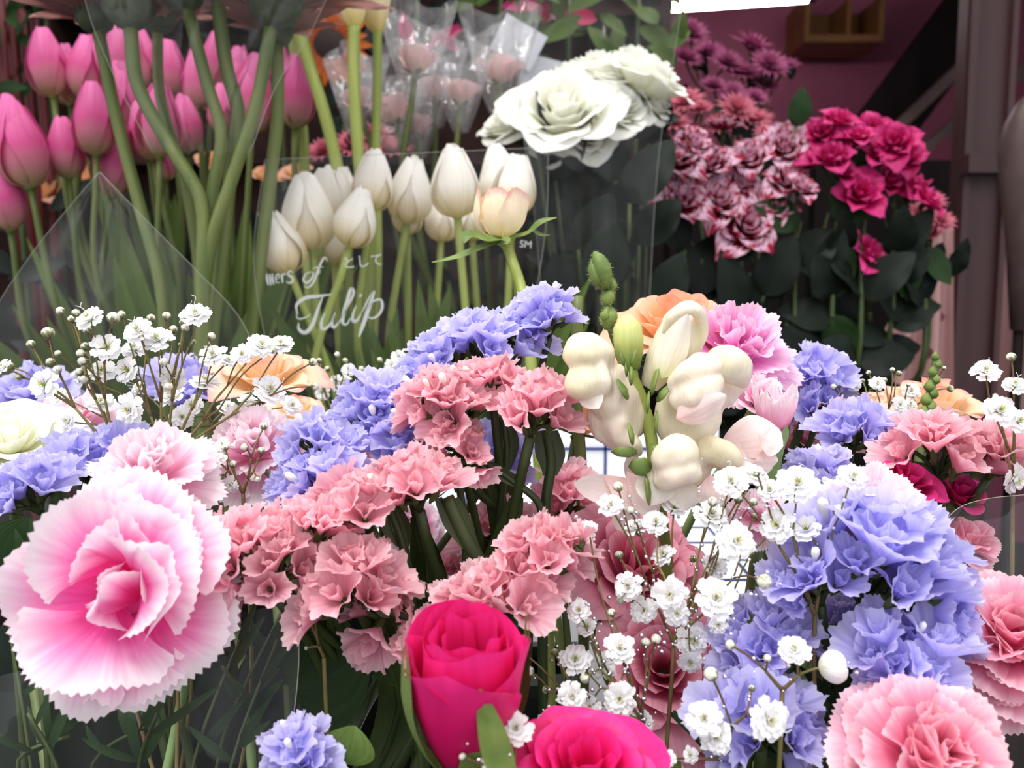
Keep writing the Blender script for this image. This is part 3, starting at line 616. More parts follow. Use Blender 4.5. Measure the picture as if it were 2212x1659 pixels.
def crate():
    x0, x1, y0, y1, z0, z1 = P(745, 1500, .40).x, P(1240, 1500, .40).x, .375, .415, BZ, P(900, 1490, .385).z
    t = thing('black_crate', 'black ribbed plastic crate standing behind the hot pink rosebud', 'crate', ((x0+x1)/2, (y0+y1)/2, z0))
    mb = MB(); mb.box(((x0+x1)/2, y0, (z0+z1)/2), (x1-x0, .004, z1-z0)); mb.box(((x0+x1)/2, y1, (z0+z1)/2), (x1-x0, .004, z1-z0)); mb.box((x0, (y0+y1)/2, (z0+z1)/2), (.004, y1-y0, z1-z0)); mb.box((x1, (y0+y1)/2, (z0+z1)/2), (.004, y1-y0, z1-z0)); mb.box(((x0+x1)/2, (y0+y1)/2, z0+.002), (x1-x0, y1-y0, .004)); wpart('crate_wall', mb, MT['black'], t, smooth=False)
    for k in range(9):
        mb = MB(); mb.box((x0+(x1-x0)*(k+.5)/9, y0-.004, (z0+z1)/2-.006), (.004, .005, z1-z0-.02)); wpart('rib', mb, MT['black'], t, smooth=False)
    mb = MB(); mb.box(((x0+x1)/2, y0-.003, z1), (x1-x0+.008, .012, .006)); mb.box(((x0+x1)/2, y1-.003, z1), (x1-x0+.008, .006, .006)); mb.box((x0, (y0+y1)/2, z1), (.012, y1-y0, .006)); wpart('rim', mb, MT['black'], t, smooth=False)
    # white printed carton behind it
    x0, x1, y0, y1, z1 = P(790, 1100, .6).x, P(1560, 1100, .6).x, .43, .60, -.155
    t = thing('white_carton', 'bright white carton with navy printed lines behind the salmon statice', 'carton', ((x0+x1)/2, .51, BZ))
    mb = MB(); mb.box(((x0+x1)/2, (y0+y1)/2, (BZ+z1)/2), (x1-x0, y1-y0, z1-BZ)); wpart('carton_body', mb, MT['white'], t, smooth=False)
    mb = MB(); mb.box(((x0+x1)/2, y1+.004, z1+.03), (x1-x0, .003, .062)); wpart('raised_flap', mb, MT['white'], t, smooth=False)
    mb = MB()
    for k in range(4): mb.box(((x0+x1)/2, y0+.02+.035*k, z1+.0005), ((x1-x0)*.92, .0016, .001))
    for k in range(7): mb.box((x0+.03+.034*k, (y0+y1)/2, z1+.0005), (.0016, .12, .001))
    for k in range(5): mb.box((x0+.02+.05*k, y1+.002, z1+.03), (.0018, .001, .05))
    mb.box(((x0+x1)/2, y1+.002, z1+.045), ((x1-x0)*.9, .001, .002)); wpart('printed_line', mb, MT['navy'], t, smooth=False)
crate()
def LF(): return Vector((-.105+R(-.06, .06), .265+R(-.05, .05), BZ+.008))
def RF(): return Vector((.105+R(-.06, .06), .265+R(-.05, .05), BZ+.008))
def spot(cx, cy, r): a = R(0, 6.28); q = r*math.sqrt(R(0, 1)); return Vector((cx+q*math.cos(a), cy+q*math.sin(a), BZ+.008))

# ================================================================== FOREGROUND, left
UP = (0, 0, 1)
carnation(250, 1275, .215, 262, D(.0, .42, 1), 'large pale pink carnation with white fringed edges at the lower left', 'carn', LF(), (10, 6, 6, 3), 3)
carnation(330, 1020, .245, 150, D(.1, .9, .5), 'pink carnation with white rim directly behind the large lower left one', 'carn2', LF(), (7, 7, 6, 4), 5)
carnation(545, 970, .285, 135, D(.0, .8, .6), 'soft pink carnation under the baby\'s breath twigs', 'carn2', LF(), (7, 7, 6, 5), 8)
carnation(165, 905, .34, 100, D(-.1, .9, .4), 'blurred pink carnation at the far left behind the lavender statice', 'carn2', spot(-.13, .3, .03), (7, 6, 5, 3), 11)
carnation(775, 985, .31, 95, D(.0, .8, .5), 'pale pink carnation peeping between lavender and salmon statice', 'carn2', LF(), (6, 6, 5, 3), 14)
carnation(895, 1140, .33, 62, D(.1, .5, .8), 'small pink and white carnation low behind the thick green stem', 'carn', LF(), (6, 5, 4, 2), 17)
rose(25, 935, .30, 110, D(.3, .8, .5), 'pale yellow ivory rose cut by the left frame edge', 'ivory', 16, 1, LF(), 2)
rose(575, 795, .37, 95, D(.1, .9, .35), 'peach rose with pink edges behind the left baby\'s breath', 'peach', 16, 1.15, LF(), 4)
rose(640, 880, .35, 60, D(.2, .9, .3), 'small peach rose just below the larger peach rose', 'peach', 12, 1.1, LF(), 6)
# lavender statice, left and middle
statice([(38, 1035, .262, 82, 9, D(-.3, .8, .6))], 'lav', 'lavender statice head at the left edge above the large carnation', LF(), 1)
statice([(165, 975, .285, 85, 9, D(-.2, .8, .5)), (262, 950, .29, 72, 7, D(.2, .8, .5))], 'lav', 'pair of lavender statice heads between yellow rose and baby\'s breath', LF(), 2)
statice([(60, 840, .38, 90, 9, D(-.1, .9, .4))], 'lav', 'blurred lavender statice behind the yellow rose at far left', spot(-.14, .3, .04), 3)
statice([(405, 810, .38, 85, 9, D(.1, .9, .4))], 'lav', 'blurred lavender statice head left of the peach rose', LF(), 4)
statice([(670, 935, .272, 80, 9, D(-.3, .8, .5)), (700, 1005, .262, 90, 9, D(-.2, .7, .7)), (625, 1030, .265, 70, 7, D(-.5, .6, .6)), (800, 855, .285, 82, 9, D(-.1, .9, .5))], 'lav', 'lavender statice stem left of the salmon heads in the middle', LF(), 5, cor=.22)
statice([(1045, 705, .30, 95, 11, D(-.05, .9, .4)), (945, 745, .298, 78, 8, D(-.3, .8, .5)), (1195, 655, .305, 66, 8, D(.1, .95, .3)), (1130, 695, .31, 62, 6, D(.1, .9, .3)), (905, 800, .292, 62, 6, D(-.4, .7, .5))], 'lav', 'tall lavender statice arching above the salmon statice', LF(), 6)
statice([(860, 930, .278, 82, 8, D(-.1, .8, .6)), (1095, 950, .30, 75, 8, D(.2, .5, .7))], 'lav', 'lavender statice hidden among the salmon heads', LF(), 7, cor=.3)
statice([(650, 1610, .215, 78, 10, D(.0, .9, .7))], 'lav', 'single lavender statice head low beside the black crate', LF(), 8)
# salmon statice
statice([(985, 835, .268, 88, 10, D(-.2, .8, .6)), (905, 855, .265, 75, 8, D(-.6, .6, .6)), (1065, 800, .27, 68, 6, D(.0, .9, .4)), (985, 940, .262, 62, 7, D(-.1, .6, .8)), (1035, 1000, .26, 36, 2, D(.4, .2, .9))], 'sal', 'salmon pink statice stem in front of the arching lavender one', LF(), 21)
statice([(1170, 850, .262, 92, 9, D(.2, .85, .55))], 'sal', 'salmon statice head just left of the white snapdragon', LF(), 22, cor=0)
statice([(890, 1015, .25, 92, 9, D(-.1, .8, .6)), (755, 1065, .248, 92, 9, D(-.3, .7, .6))], 'sal', 'salmon statice on the thick green winged stem in the centre', LF(), 23, cor=.05)
statice([(655, 1120, .24, 88, 8, D(-.1, .8, .7)), (505, 1150, .235, 95, 9, D(-.4, .8, .6)), (590, 1215, .232, 80, 7, D(.0, .4, .9)), (475, 1265, .23, 75, 6, D(-.5, .0, .9))], 'sal', 'salmon statice overlapping the right side of the large carnation', LF(), 24, cor=0)
statice([(745, 1235, .235, 108, 10, D(-.1, .6, .8)), (860, 1270, .245, 60, 4, D(.6, .4, .5)), (790, 1365, .24, 60, 3, D(-.2, -.1, .9))], 'sal', 'salmon statice hanging over the dark leaf above the crate', LF(), 25, cor=0)
statice([(1195, 1165, .24, 88, 9, D(.2, .8, .6)), (1110, 1245, .236, 92, 9, D(.0, .7, .8)), (1010, 1290, .232, 88, 8, D(-.2, .8, .6)), (900, 1380, .235, 75, 6, D(-.6, .3, .7)), (1275, 1165, .236, 28, 1, D(.6, .6, .6))], 'sal', 'salmon statice spray arching behind the hot pink rosebud', LF(), 26, cor=0)
statice([(1080, 1125, .31, 75, 8, D(.0, .7, .6)), (1235, 1050, .31, 70, 7, D(.1, .8, .5)), (985, 1230, .31, 55, 5, D(-.1, .6, .7)), (1130, 1190, .31, 60, 5, D(.1, .6, .7))], 'sal', 'deeper shaded salmon statice behind the front spray', LF(), 27, cor=0)
# visible thick winged stems
def stalk(pts, d, r, label, mat='dstem', wing=.006, name='statice_stalk'):
    c = [P(x, y, d) for x, y in pts]; foot = Vector((c[-1].x+.005, c[-1].y+.01, BZ+.008)); c2 = bez(c+[c[-1].lerp(foot, .5), foot], 24)
    t = thing(name, label, 'stem', foot); mb = MB(); mb.tube(c2, [(r, r*.8)]*25, 8); wpart('stem', mb, MT[mat], t)
    if wing:
        for s in (-1, 1):
            mb = MB(); blade(mb, [q+Vector((s*r*.9, -.0005, 0)) for q in c2[0:9]], wing, (0, -1, .05), n=10); wpart('stem_wing', mb, MT[mat], t)
stalk([(965, 1075), (1000, 1150), (1050, 1250)], .257, .0028, 'thick green statice stalk slanting down right of the centre', wing=.004)
stalk([(840, 1090), (865, 1160), (880, 1220)], .262, .0018, 'dark green statice stalk below the centre salmon head')
stalk([(975, 985), (990, 1040), (1000, 1110)], .27, .0015, 'slim green stalk against the bright white carton', wing=.003)
stalk([(1085, 900), (1095, 980), (1082, 1080)], .285, .0016, 'green stalk under the upper salmon head')
stalk([(1180, 930), (1190, 1000), (1180, 1080)], .28, .0022, 'broad winged green stalk left of the snapdragon')
stalk([(1050, 1000), (1110, 1040), (1165, 1090)], .275, .0015, 'green stalk slanting right across the white gap', wing=.003)
stalk([(1248, 640), (1245, 860), (1255, 1000)], .33, .0028, 'straight upright green stem behind the left snapdragon flower', 'stem', 0, 'upright_stalk')
stalk([(820, 1290), (860, 1325), (880, 1330)], .245, .0026, 'short stout green stalk right of the hanging salmon statice', wing=.004)
# baby's breath, left (coordinates of the zoomed crop)
Z4 = lambda l: [((x*.3345), 600+y*.3345)+tuple(r) for x, y, *r in l]
fl = Z4([(590, 275), (900, 350), (1270, 250), (690, 455), (1020, 410), (870, 470, 28), (290, 690), (670, 610, 30), (830, 600, 30), (1380, 510, 30), (1680, 450), (1820, 440, 28), (1560, 500, 24), (1470, 545, 20), (1320, 690), (1735, 735, 37), (1110, 650, 30), (845, 850, 34), (30, 580, 20)])
fl2 = Z4([(390, 770, 22), (660, 820, 30), (1110, 770, 30), (1470, 850, 22), (1600, 800, 22), (1880, 830, 24), (900, 715, 18), (450, 930, 24), (1180, 900, 26), (1250, 830, 24)])
fl3 = Z4([(1390, 1170, 28), (1500, 1330, 20), (1440, 1080, 18)])
bd = Z4([(390, 215), (490, 230), (465, 270), (730, 262, 15), (785, 240), (310, 360, 15), (200, 430), (975, 262), (1075, 247), (1185, 290), (1120, 335), (1195, 325), (1365, 380), (905, 375), (375, 490, 8), (325, 545), (370, 595), (550, 445), (555, 505), (520, 490), (530, 540), (550, 590), (515, 610), (540, 655), (785, 555), (1057, 545), (1090, 700), (1040, 445), (565, 340), (1765, 465), (2020, 545), (2035, 700), (1505, 910), (120, 640), (70, 575), (1250, 415, 6), (1165, 435, 6)])
bd = [(q+(10,))[:3] if len(q) == 2 else q for q in bd]
bd3 = [q+(9,) for q in Z4([(1705, 960), (1578, 1095), (1687, 1117), (1453, 1095), (1505, 1205), (1662, 1300), (1440, 1290)])]
def sub(l, f): return [q for q in l if f(q)]
gyps(sub(fl, lambda q: q[0] < 262), sub(bd, lambda q: q[0] < 262), (250, 975), .285, 'baby\'s breath spray reaching to the left edge above the lavender statice', LF(), 31, .008, 33, 0, 10)
gyps(sub(fl, lambda q: 262 <= q[0] < 440), sub(bd, lambda q: 262 <= q[0] < 440), (352, 985), .283, 'tall middle spray of baby\'s breath above the pink carnations', LF(), 32, .008, 33, 0, 10)
gyps(sub(fl, lambda q: q[0] >= 440), sub(bd, lambda q: q[0] >= 440), (365, 990), .278, 'baby\'s breath spray leaning right in front of the peach rose', LF(), 33, .006, 33, 0, 10)
gyps(fl2, [], (400, 1010), .30, 'fainter baby\'s breath sprig low behind the front twigs', LF(), 34, .01, 26, 0, 9)
gyps(fl3, bd3, (525, 1065), .268, 'short baby\'s breath sprig with round buds over the soft pink carnation', LF(), 35, .004, 26, 0, 9)
Z5 = lambda l: [((540+x*.3436), 560+y*.3436)+tuple(r) for x, y, *r in l]
gyps(Z5([(620, 700, 17), (550, 780, 18), (455, 840, 17), (935, 620, 18), (885, 670, 15), (600, 760, 13)]), [q+(7,) for q in Z5([(548, 600), (598, 640), (700, 690), (815, 635), (765, 710), (487, 690), (460, 710), (400, 645), (435, 640), (430, 670), (408, 795), (680, 735)])], (720, 900), .42, 'small distant baby\'s breath sprig below the printed sleeve', spot(-.07, .32, .03), 36, .01, 16, 0, 7)
gyps([(20+R(0, 200), 820+R(-8, 50), 16) for _ in range(12)]+[(500+R(0, 120), 860+R(0, 60), 14) for _ in range(5)], [], (180, 960), .40, 'hazy baby\'s breath sprig behind the left lavender statice', spot(-.13, .32, .02), 37, .02, 16)
gyps([(680, 1325, 20, .235)], [(640, 1290, 5), (662, 1400, 5)], (700, 1420), .24, 'single tiny baby\'s breath flower above the dark leaf', LF(), 38, .002, 20)
# leaves and wisps under the large carnation
def leafthing(pts, d, W, nrm, label, mat='leaf', name='leaf', cat='leaf'):
    c = [P(x, y, d) for x, y in pts]; foot = Vector((c[0].x, c[0].y+.01, BZ+.008)); t = thing(name, label, cat, foot)
    mb = MB(); mb.tube(bez([foot, foot.lerp(c[0], .6), c[0]], 8), .0012, 6); wpart('stem', mb, MT['dstem'], t)
    mb = MB(); L = (c[-1]-c[0]).length; leaf_mesh(mb, c[0], c[-1]-c[0], nrm, L, W, .1, .15, 8, 14); wpart('leaf_blade', mb, MT[mat], t)
leafthing([(620, 1480), (800, 1400)], .262, .036, D(.2, .2, 1), 'broad dark green leaf beneath the hanging salmon statice', 'leaf')
leafthing([(760, 1310), (700, 1500)], .268, .03, D(-.3, .3, 1), 'dark leaf partly behind the broad one at the crate', 'shade_leaf')
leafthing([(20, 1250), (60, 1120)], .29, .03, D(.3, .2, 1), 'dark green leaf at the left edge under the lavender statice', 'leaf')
leafthing([(90, 1480), (20, 1330)], .30, .03, D(.3, .2, 1), 'shaded leaf behind the lower left of the large carnation', 'shade_leaf')
leafthing([(650, 1540), (560, 1380)], .30, .04, D(.1, .2, 1), 'very dark leaf inside the lower left cellophane', 'shade_leaf')
leafthing([(330, 1700), (200, 1440)], .34, .06, D(.2, .2, 1), 'deep shaded leaf in the middle under the large carnation', 'shade_leaf')  # this leaf and the next two are added to cover the light floor
leafthing([(90, 1720), (40, 1450)], .345, .06, D(-.2, .2, 1), 'deep shaded leaf at the bottom left corner', 'shade_leaf')
leafthing([(480, 1720), (470, 1420)], .35, .06, D(.0, .2, 1), 'deep shaded leaf behind the wisps right of the carnation', 'shade_leaf')
leafthing([(740, 1650), (765, 1570)], .22, .014, D(.1, .2, 1), 'small yellow green leaf right of the low lavender statice', 'tleaf')
def grass(lst, d, label, seed):
    random.seed(seed); foot = LF() if lst[0][0][0] < 1000 else RF(); t = thing('foliage_wisp', label, 'foliage', foot)
    for a, b in lst:
        mb = MB(); p, q = P(a[0], a[1], d+R(-.01, .01)), P(b[0], b[1], d+R(-.01, .01)); mb.tube(bez([foot, foot.lerp(p, .6)+Vector((0, 0, .01)), p, q], 12), .0006, 5); wpart('stalk', mb, MT['dstem'], t)
        for k in range(4):
            c = p.lerp(q, R(0, 1)); mb = MB(); leaf_mesh(mb, c, D(R(-1, 1), R(.2, 1), R(-.3, .3)), D(0, .2, 1), R(.012, .022), R(.0015, .003), .3, .2, 2, 6); wpart('leaf', mb, MT['leaf'], t)
grass([((420, 1640), (540, 1330)), ((500, 1650), (600, 1380)), ((480, 1600), (620, 1300)), ((560, 1560), (480, 1440))], .26, 'thin green wisps inside the lower left cellophane', 41)
grass([((120, 1650), (60, 1540)), ((200, 1650), (330, 1560)), ((40, 1640), (150, 1590)), ((300, 1655), (340, 1540))], .25, 'thin green wisps along the bottom left edge', 42)
grass([((60, 1600), (20, 1350)), ((110, 1600), (70, 1180))], .28, 'thin upright green stalks at the left edge', 43)
grass([((1600, 1640), (1650, 1560)), ((1560, 1650), (1540, 1590)), ((1700, 1655), (1660, 1600)), ((1760, 1600), (1900, 1480))], .25, 'green wisps under the lower right lavender statice', 44)

# ================================================================== FOREGROUND, middle and right
# rosebud
def rosebud():
    c = P(1008, 1500, .20); z = D(.02, 1, .32); Rm = pm(100, .20); foot = Vector((c.x+.012, c.y+.015, BZ+.01))
    t = thing('rosebud', 'hot pink rosebud half open with green sepals at the bottom centre', 'rosebud', foot); T = Matrix.Translation(-foot)
    base = c-z*pm(225, .20); H = pm(460, .20); random.seed(4)
    for i in range(15):
        q = (i+.5)/15; Ri = Rm*(.16+.84*q**.8)/H
        prof = lambda v, Ri=Ri, q=q: (.05+Ri*math.sin(PI*min(v, 1.1)**.8*.62)**.9*(1-.30*q*max(0, v-.6)), v*(.86+.02*q)+(-.10*v**6 if i > 9 else 0))
        mb = MB(); petal(mb, prof, 1, .12+.36*q, .96, 'round', ruf=.012+.01*(i < 8), rf=1.2+(i < 8), nu=16, nv=14, seed=i, tip=.03, roll=.015+.05*(i > 9), rd=.07+.1*(i > 9), taper=.15)
        part('petal', mb.mesh('petal', MT['hot']), t, T @ frame(base, z, i*2.4+2.2, H))
    for (a, L, W, op) in ((-2.75, .70, .17, .52), (-1.35, .40, .17, .34), (.2, .72, .12, .50), (1.6, .6, .15, .5)):
        mb = MB(); prof = lambda v, op=op: (.06+op*Rm/H*1.9*math.sin(min(v, 1)*1.9)**.8+.03, v*L); petal(mb, prof, 1, W*.62, .9, 'ovate', nu=6, nv=10, tip=.5, seed=3)
        part('sepal', mb.mesh('sepal', MT['sep']), t, T @ frame(base, z, a, H))
    mb = MB(); leaf_mesh(mb, P(1095, 1700, .187), P(1036, 1490, .183)-P(1095, 1700, .187), D(.1, .2, 1), pm(235, .187), pm(62, .187), .0, -.35, 8, 12, pw=.6); wpart('sepal', mb, MT['sep'], t)
    mb = MB(); mb.ball(base-z*.002, .0085, 12, 8); stem_to(mb, base-z*.005, z, foot, .003); wpart('stem', mb, MT['stem'], t)
rosebud()
rose(1268, 1665, .195, 165, D(0, .9, .45), 'wide open hot pink rose cut by the bottom frame edge', 'hot', 22, .8, RF(), 9)
rose(1435, 1440, .285, 130, D(-.1, .6, .8), 'dusky pink open rose behind the glittering baby\'s breath', 'dusky', 20, 1, RF(), 12)
rose(1380, 1215, .31, 140, D(.1, .7, .7), 'dusky pink rose higher up behind the glittering baby\'s breath', 'dusky', 20, 1, RF(), 13)
rose(1530, 1560, .29, 90, D(-.1, .6, .8), 'small dusky pink rose low between pink rose and lavender statice', 'dusky', 16, 1, RF(), 15)
rose(1470, 690, .345, 138, D(.0, .95, .35), 'orange peach rose behind the top of the snapdragon', 'orange', 24, 1.15, RF(), 16)
rose(1252, 900, .335, 78, D(.1, .9, .3), 'orange rose half hidden left of the snapdragon', 'orange', 14, .6, RF(), 18)
carnation(1590, 760, .325, 150, D(.15, .8, .6), 'mauve pink carnation right of the snapdragon top', 'carnm', RF(), (8, 8, 7, 5), 23)
carnation(1640, 860, .30, 78, D(.3, .9, .3), 'smaller pink carnation above the half open carnation bud', 'carn2', RF(), (6, 6, 5, 3), 24)
def half_open():
    c = P(1672, 905, .285); foot = RF(); t = thing('carnation_bud', 'half open pink carnation bud with grey green calyx beside the snapdragon', 'bud', foot); T = Matrix.Translation(-foot)
    z = D(.05, 1, .1); base = c-z*pm(75, .285); s = pm(150, .285)
    for k in range(9):
        random.seed(k+90); mb = MB(); prof = lambda v, k=k: (.03+.27*math.sin(min(v, 1.1)*(1.6+.1*(k % 3)))*(1-.07*k)+.05*v**3, v*(1-.02*k)); petal(mb, prof, 1, .26, .8, 'ovate', serr=.03, ruf=.04, rf=2, nu=16, nv=10, seed=k, tip=.1)
        part('petal', mb.mesh('petal', MT['carn2']), t, T @ frame(base, z, k*2.4, s))
    mb = MB(); mb.tube(bez([base-z*s*.9, base-z*s*.5, base, base+z*s*.22], 8), [s*.05, s*.12, s*.15, s*.17, s*.18, s*.18, s*.19, s*.2, s*.22], 12)
    stem_to(mb, base-z*s*.85, z, foot, .002); wpart('calyx', mb, MT['calyx'], t)
    for a in (.3, 2.2, 4.0, 5.2):
        mb = MB(); leaf_mesh(mb, base+z*s*.1+Vector((math.cos(a), math.sin(a), 0))*s*.18, z+Vector((math.cos(a), math.sin(a), 0))*.2, Vector((math.cos(a), math.sin(a), 0)), s*.35, s*.17, 0, .1, 4, 6); wpart('sepal', mb, MT['calyx'], t)
half_open()
carnation(1895, 1100, .255, 135, D(.1, .9, .45), 'pale pink carnation behind the big lavender statice', 'carn2', RF(), (8, 7, 6, 4), 25)
carnation(1640, 1110, .27, 80, D(-.1, .9, .5), 'small pale carnation low behind the baby\'s breath below the snapdragon', 'carn2', RF(), (6, 6, 5, 3), 26)
carnation(2185, 1385, .24, 170, D(-.25, .7, .7), 'strong pink carnation at the right edge', 'carn3', RF(), (9, 8, 7, 5), 27)
carnation(2010, 1640, .205, 200, D(.0, .75, .7), 'large pink carnation in the bottom right corner', 'carn3', RF(), (9, 8, 7, 5), 28)
carnation(2085, 1165, .28, 75, D(.2, .9, .3), 'pink striped carnation half behind the right cellophane', 'carn3', RF(), (6, 5, 5, 3), 29)
rose(1965, 1035, .275, 72, D(.2, .8, .5), 'deep magenta rose under the right salmon statice', 'spray', 14, .8, RF(), 31)
rose(2080, 1060, .285, 62, D(.2, .7, .5), 'magenta rose behind the salmon statice near the right edge', 'spray', 12, .8, RF(), 33)
rose(2015, 860, .36, 105, D(.05, 1, .2), 'pale apricot rose behind the thin green bud spike', 'peach', 16, 1.0, RF(), 35)
rose(1895, 875, .365, 65, D(.0, 1, .2), 'smaller cream apricot rose left of the pale apricot rose', 'cream', 14, 1.0, RF(), 36)
rose(1915, 970, .30, 30, D(.2, 1, .2), 'closed green white bud under the right lavender statice', 'cream', 8, .2, RF(), 37, name='rosebud')
# cream rose with long sepals, tall
def cream_bud():
    c = P(1077, 462, .40); z = D(.03, 1, .1); foot = Vector((c.x+.03, c.y-.05, BZ+.01)); t = thing('rose', 'cream rosebud with long twisted sepals rising in front of the white tulips', 'rose', foot); T = Matrix.Translation(-foot)
    H = pm(112, .40); base = c-z*H*.48
    for i in range(9):
        q = (i+.5)/9; mb = MB(); prof = lambda v, q=q: (.03+(.15+.42*q)*math.sin(PI*min(v, 1.08)**.6*.72)**.8, v*(.96-.04*q)); petal(mb, prof, 1, .2+.32*q, .95, 'round', ruf=.03, rf=1.6, nu=12, nv=12, seed=i+4, tip=.03, serr=.02, roll=.06*(i > 6)); part('petal', mb.mesh('petal', MT['cream']), t, T @ frame(base, z, i*2.4+1, H))
    def lf(pts, W, l=None):
        mb = MB(); blade(mb, [P(x, y, .40+dz) for x, y, dz in pts], W, (0, -.6, .8), n=16, base=.5, taper=1); wpart('sepal', mb, MT['sep'], t)
    lf([(1090, 515, 0), (1050, 518, -.012), (1010, 510, -.018), (1003, 525, -.02)], .008)
    lf([(1090, 520, 0), (1040, 535, -.012), (990, 555, -.015), (933, 567, -.018)], .0045)
    lf([(1095, 513, 0), (1140, 505, -.008), (1170, 480, -.012), (1203, 470, -.01)], .005)
    lf([(1150, 497, -.008), (1170, 508, -.01), (1188, 508, -.01)], .0025)
    lf([(1092, 512, -.01), (1093, 522, -.016), (1090, 530, -.014)], .004)
    mb = MB(); q = [P(1093, 520, .40), P(1105, 560, .40), P(1125, 620, .39), P(1140, 700, .38)]; c2 = bez(q+[foot], 18); mb.tube(c2, [.005, .0032]+[.0026]*17, 9); wpart('stem', mb, MT['gstem'], t)
cream_bud()
# right lavender statice
statice([(1905, 1150, .24, 165, 16, D(.1, .9, .5)), (2020, 1255, .238, 120, 9, D(.6, .5, .5)), (1740, 1225, .24, 95, 9, D(-.4, .8, .5)), (2080, 1340, .236, 60, 3, D(.8, .1, .5))], 'lav', 'largest lavender statice head at the right', RF(), 51, cor=.08)
statice([(1640, 1355, .245, 105, 11, D(-.2, .9, .5))], 'lav', 'lavender statice head right of the glittering baby\'s breath', RF(), 52, cor=0)
statice([(1935, 1400, .225, 110, 8, D(-.3, .7, .7)), (2000, 1500, .222, 105, 8, D(.4, .1, .9))], 'lav', 'lavender statice in front of the pink right edge carnation', RF(), 53, cor=.1)
statice([(1650, 1540, .225, 120, 11, D(-.1, .6, .8)), (1730, 1590, .226, 65, 4, D(.6, .1, .8))], 'lav', 'lavender statice at the bottom between rose and corner carnation', RF(), 54, cor=.05)
statice([(1770, 790, .345, 70, 9, D(.2, .95, .2)), (1735, 850, .34, 68, 8, D(-.4, .6, .6))], 'lav', 'lavender statice against the dark right of the mauve carnation', RF(), 55, cor=0)
statice([(1850, 905, .30, 78, 9, D(.0, .8, .6))], 'lav', 'lavender statice head left of the cream apricot rose', RF(), 56, cor=0)
statice([(1775, 1010, .285, 68, 8, D(.0, .9, .5))], 'lav', 'small lavender statice above the pale pink carnation', RF(), 57, cor=.3)
statice([(1850, 1320, .26, 60, 7, D(-.1, .7, .6))], 'lav', 'shaded lavender statice beneath the largest head', RF(), 58, cor=0)
statice([(2045, 935, .28, 105, 12, D(.0, .9, .5)), (2180, 960, .275, 78, 7, D(.3, .8, .5))], 'sal', 'salmon statice at the right edge', RF(), 61, cor=0)
statice([(1765, 880, .37, 70, 9, D(.0, .8, .5)), (1720, 940, .36, 50, 5, D(-.3, .6, .6)), (1790, 940, .36, 45, 4, D(.1, .7, .6))], 'sal', 'hazy salmon statice behind the lavender heads right of the carnation bud', RF(), 62, cor=0)
# baby's breath right
Z1 = lambda l: [((1100+x*.4093), 980+y*.4093)+tuple(r) for x, y, *r in l]
A = Z1([(1190, 465, 43, .225), (850, 740, 39, .232), (1085, 765, 45, .226), (1170, 150, 38), (1290, 120, 32), (535, 280, 30), (680, 400, 32), (770, 370, 30), (870, 290, 28), (1060, 340, 40), (1420, 380, 38), (630, 700, 32), (710, 820, 30), (880, 840, 30), (960, 980, 38), (955, 1090, 28), (820, 540, 28), (1080, 600, 30), (1100, 900, 22)])
B = Z1([(580, 1030, 34), (350, 1090, 34), (490, 1125, 30), (585, 1290, 36, .225), (330, 1280, 32, .225), (370, 830, 26), (410, 920, 22), (420, 400, 20), (300, 760, 14), (200, 1390, 26), (430, 1330, 24), (700, 1420, 26), (20, 1010, 24)])
C_ = Z1([(1030, 1400, 40, .212), (1085, 1490, 38, .213), (1360, 1400, 46, .205), (840, 1610, 18), (960, 1590, 18)])
AB = Z1([(575, 175, 12), (1345, 675, 18, .225), (590, 770, 11), (1075, 255, 12), (1210, 240, 11), (1290, 255, 10), (640, 300, 10), (970, 555, 9), (580, 535, 10), (1165, 1005, 16), (1290, 330, 7)])
BB = Z1([(400, 1185, 12), (105, 1150, 13), (195, 1245, 9), (720, 1000, 12), (775, 980, 12), (240, 1050, 9), (540, 840, 10)])
CB = Z1([(1065, 1165, 17, .215), (1280, 1240, 8), (830, 1615, 13)])
gyps(A, AB, (1455, 1390), .248, 'glittering baby\'s breath spray just below the snapdragon', RF(), 71, .008, 34, 160)
gyps(B, BB, (1390, 1560), .24, 'glittering baby\'s breath between the rosebud and the dusky rose', RF(), 72, .008, 30, 130)
gyps(C_, CB, (1560, 1640), .22, 'three big baby\'s breath flowers low in front of the lavender statice', RF(), 73, .003, 36, 20)
gyps([(1115, 1575, 36), (1070, 1645, 34)], [(1000, 1635, 9)], (1130, 1700), .192, 'baby\'s breath flowers touching the rosebud at the bottom edge', RF(), 74, .002, 34, 12)
Z2 = lambda l: [((1500+x*.4092), 980+y*.4092)+tuple(r) for x, y, *r in l]
gyps(Z2([(545, 165, 44), (200, 155, 36), (830, 125, 32), (440, 380, 38), (590, 405, 32), (400, 200, 28)]), Z2([(760, 300, 14), (330, 100, 9)]), (1760, 1330), .235, 'brightest baby\'s breath cluster left of the largest lavender head', RF(), 75, .003, 34, 30)
gyps(Z2([(525, 1045, 36)]), Z2([(735, 1125, 36), (385, 1080, 9), (190, 1010, 12)]), (1690, 1490), .212, 'baby\'s breath with one big white round bud over the lavender statice', RF(), 76, .002, 34, 14)
Z3 = lambda l: [((1650+x*.2712), 700+y*.2712)+tuple(r) for x, y, *r in l]
gyps(Z3([(1765, 390, 31), (2000, 500, 27), (1870, 700, 38), (1980, 1230, 34), (2030, 780, 30)]), Z3([(1970, 265, 11)]), (2190, 1000), .262, 'baby\'s breath spray standing against the brown post', RF(), 77, .004, 30, 0)
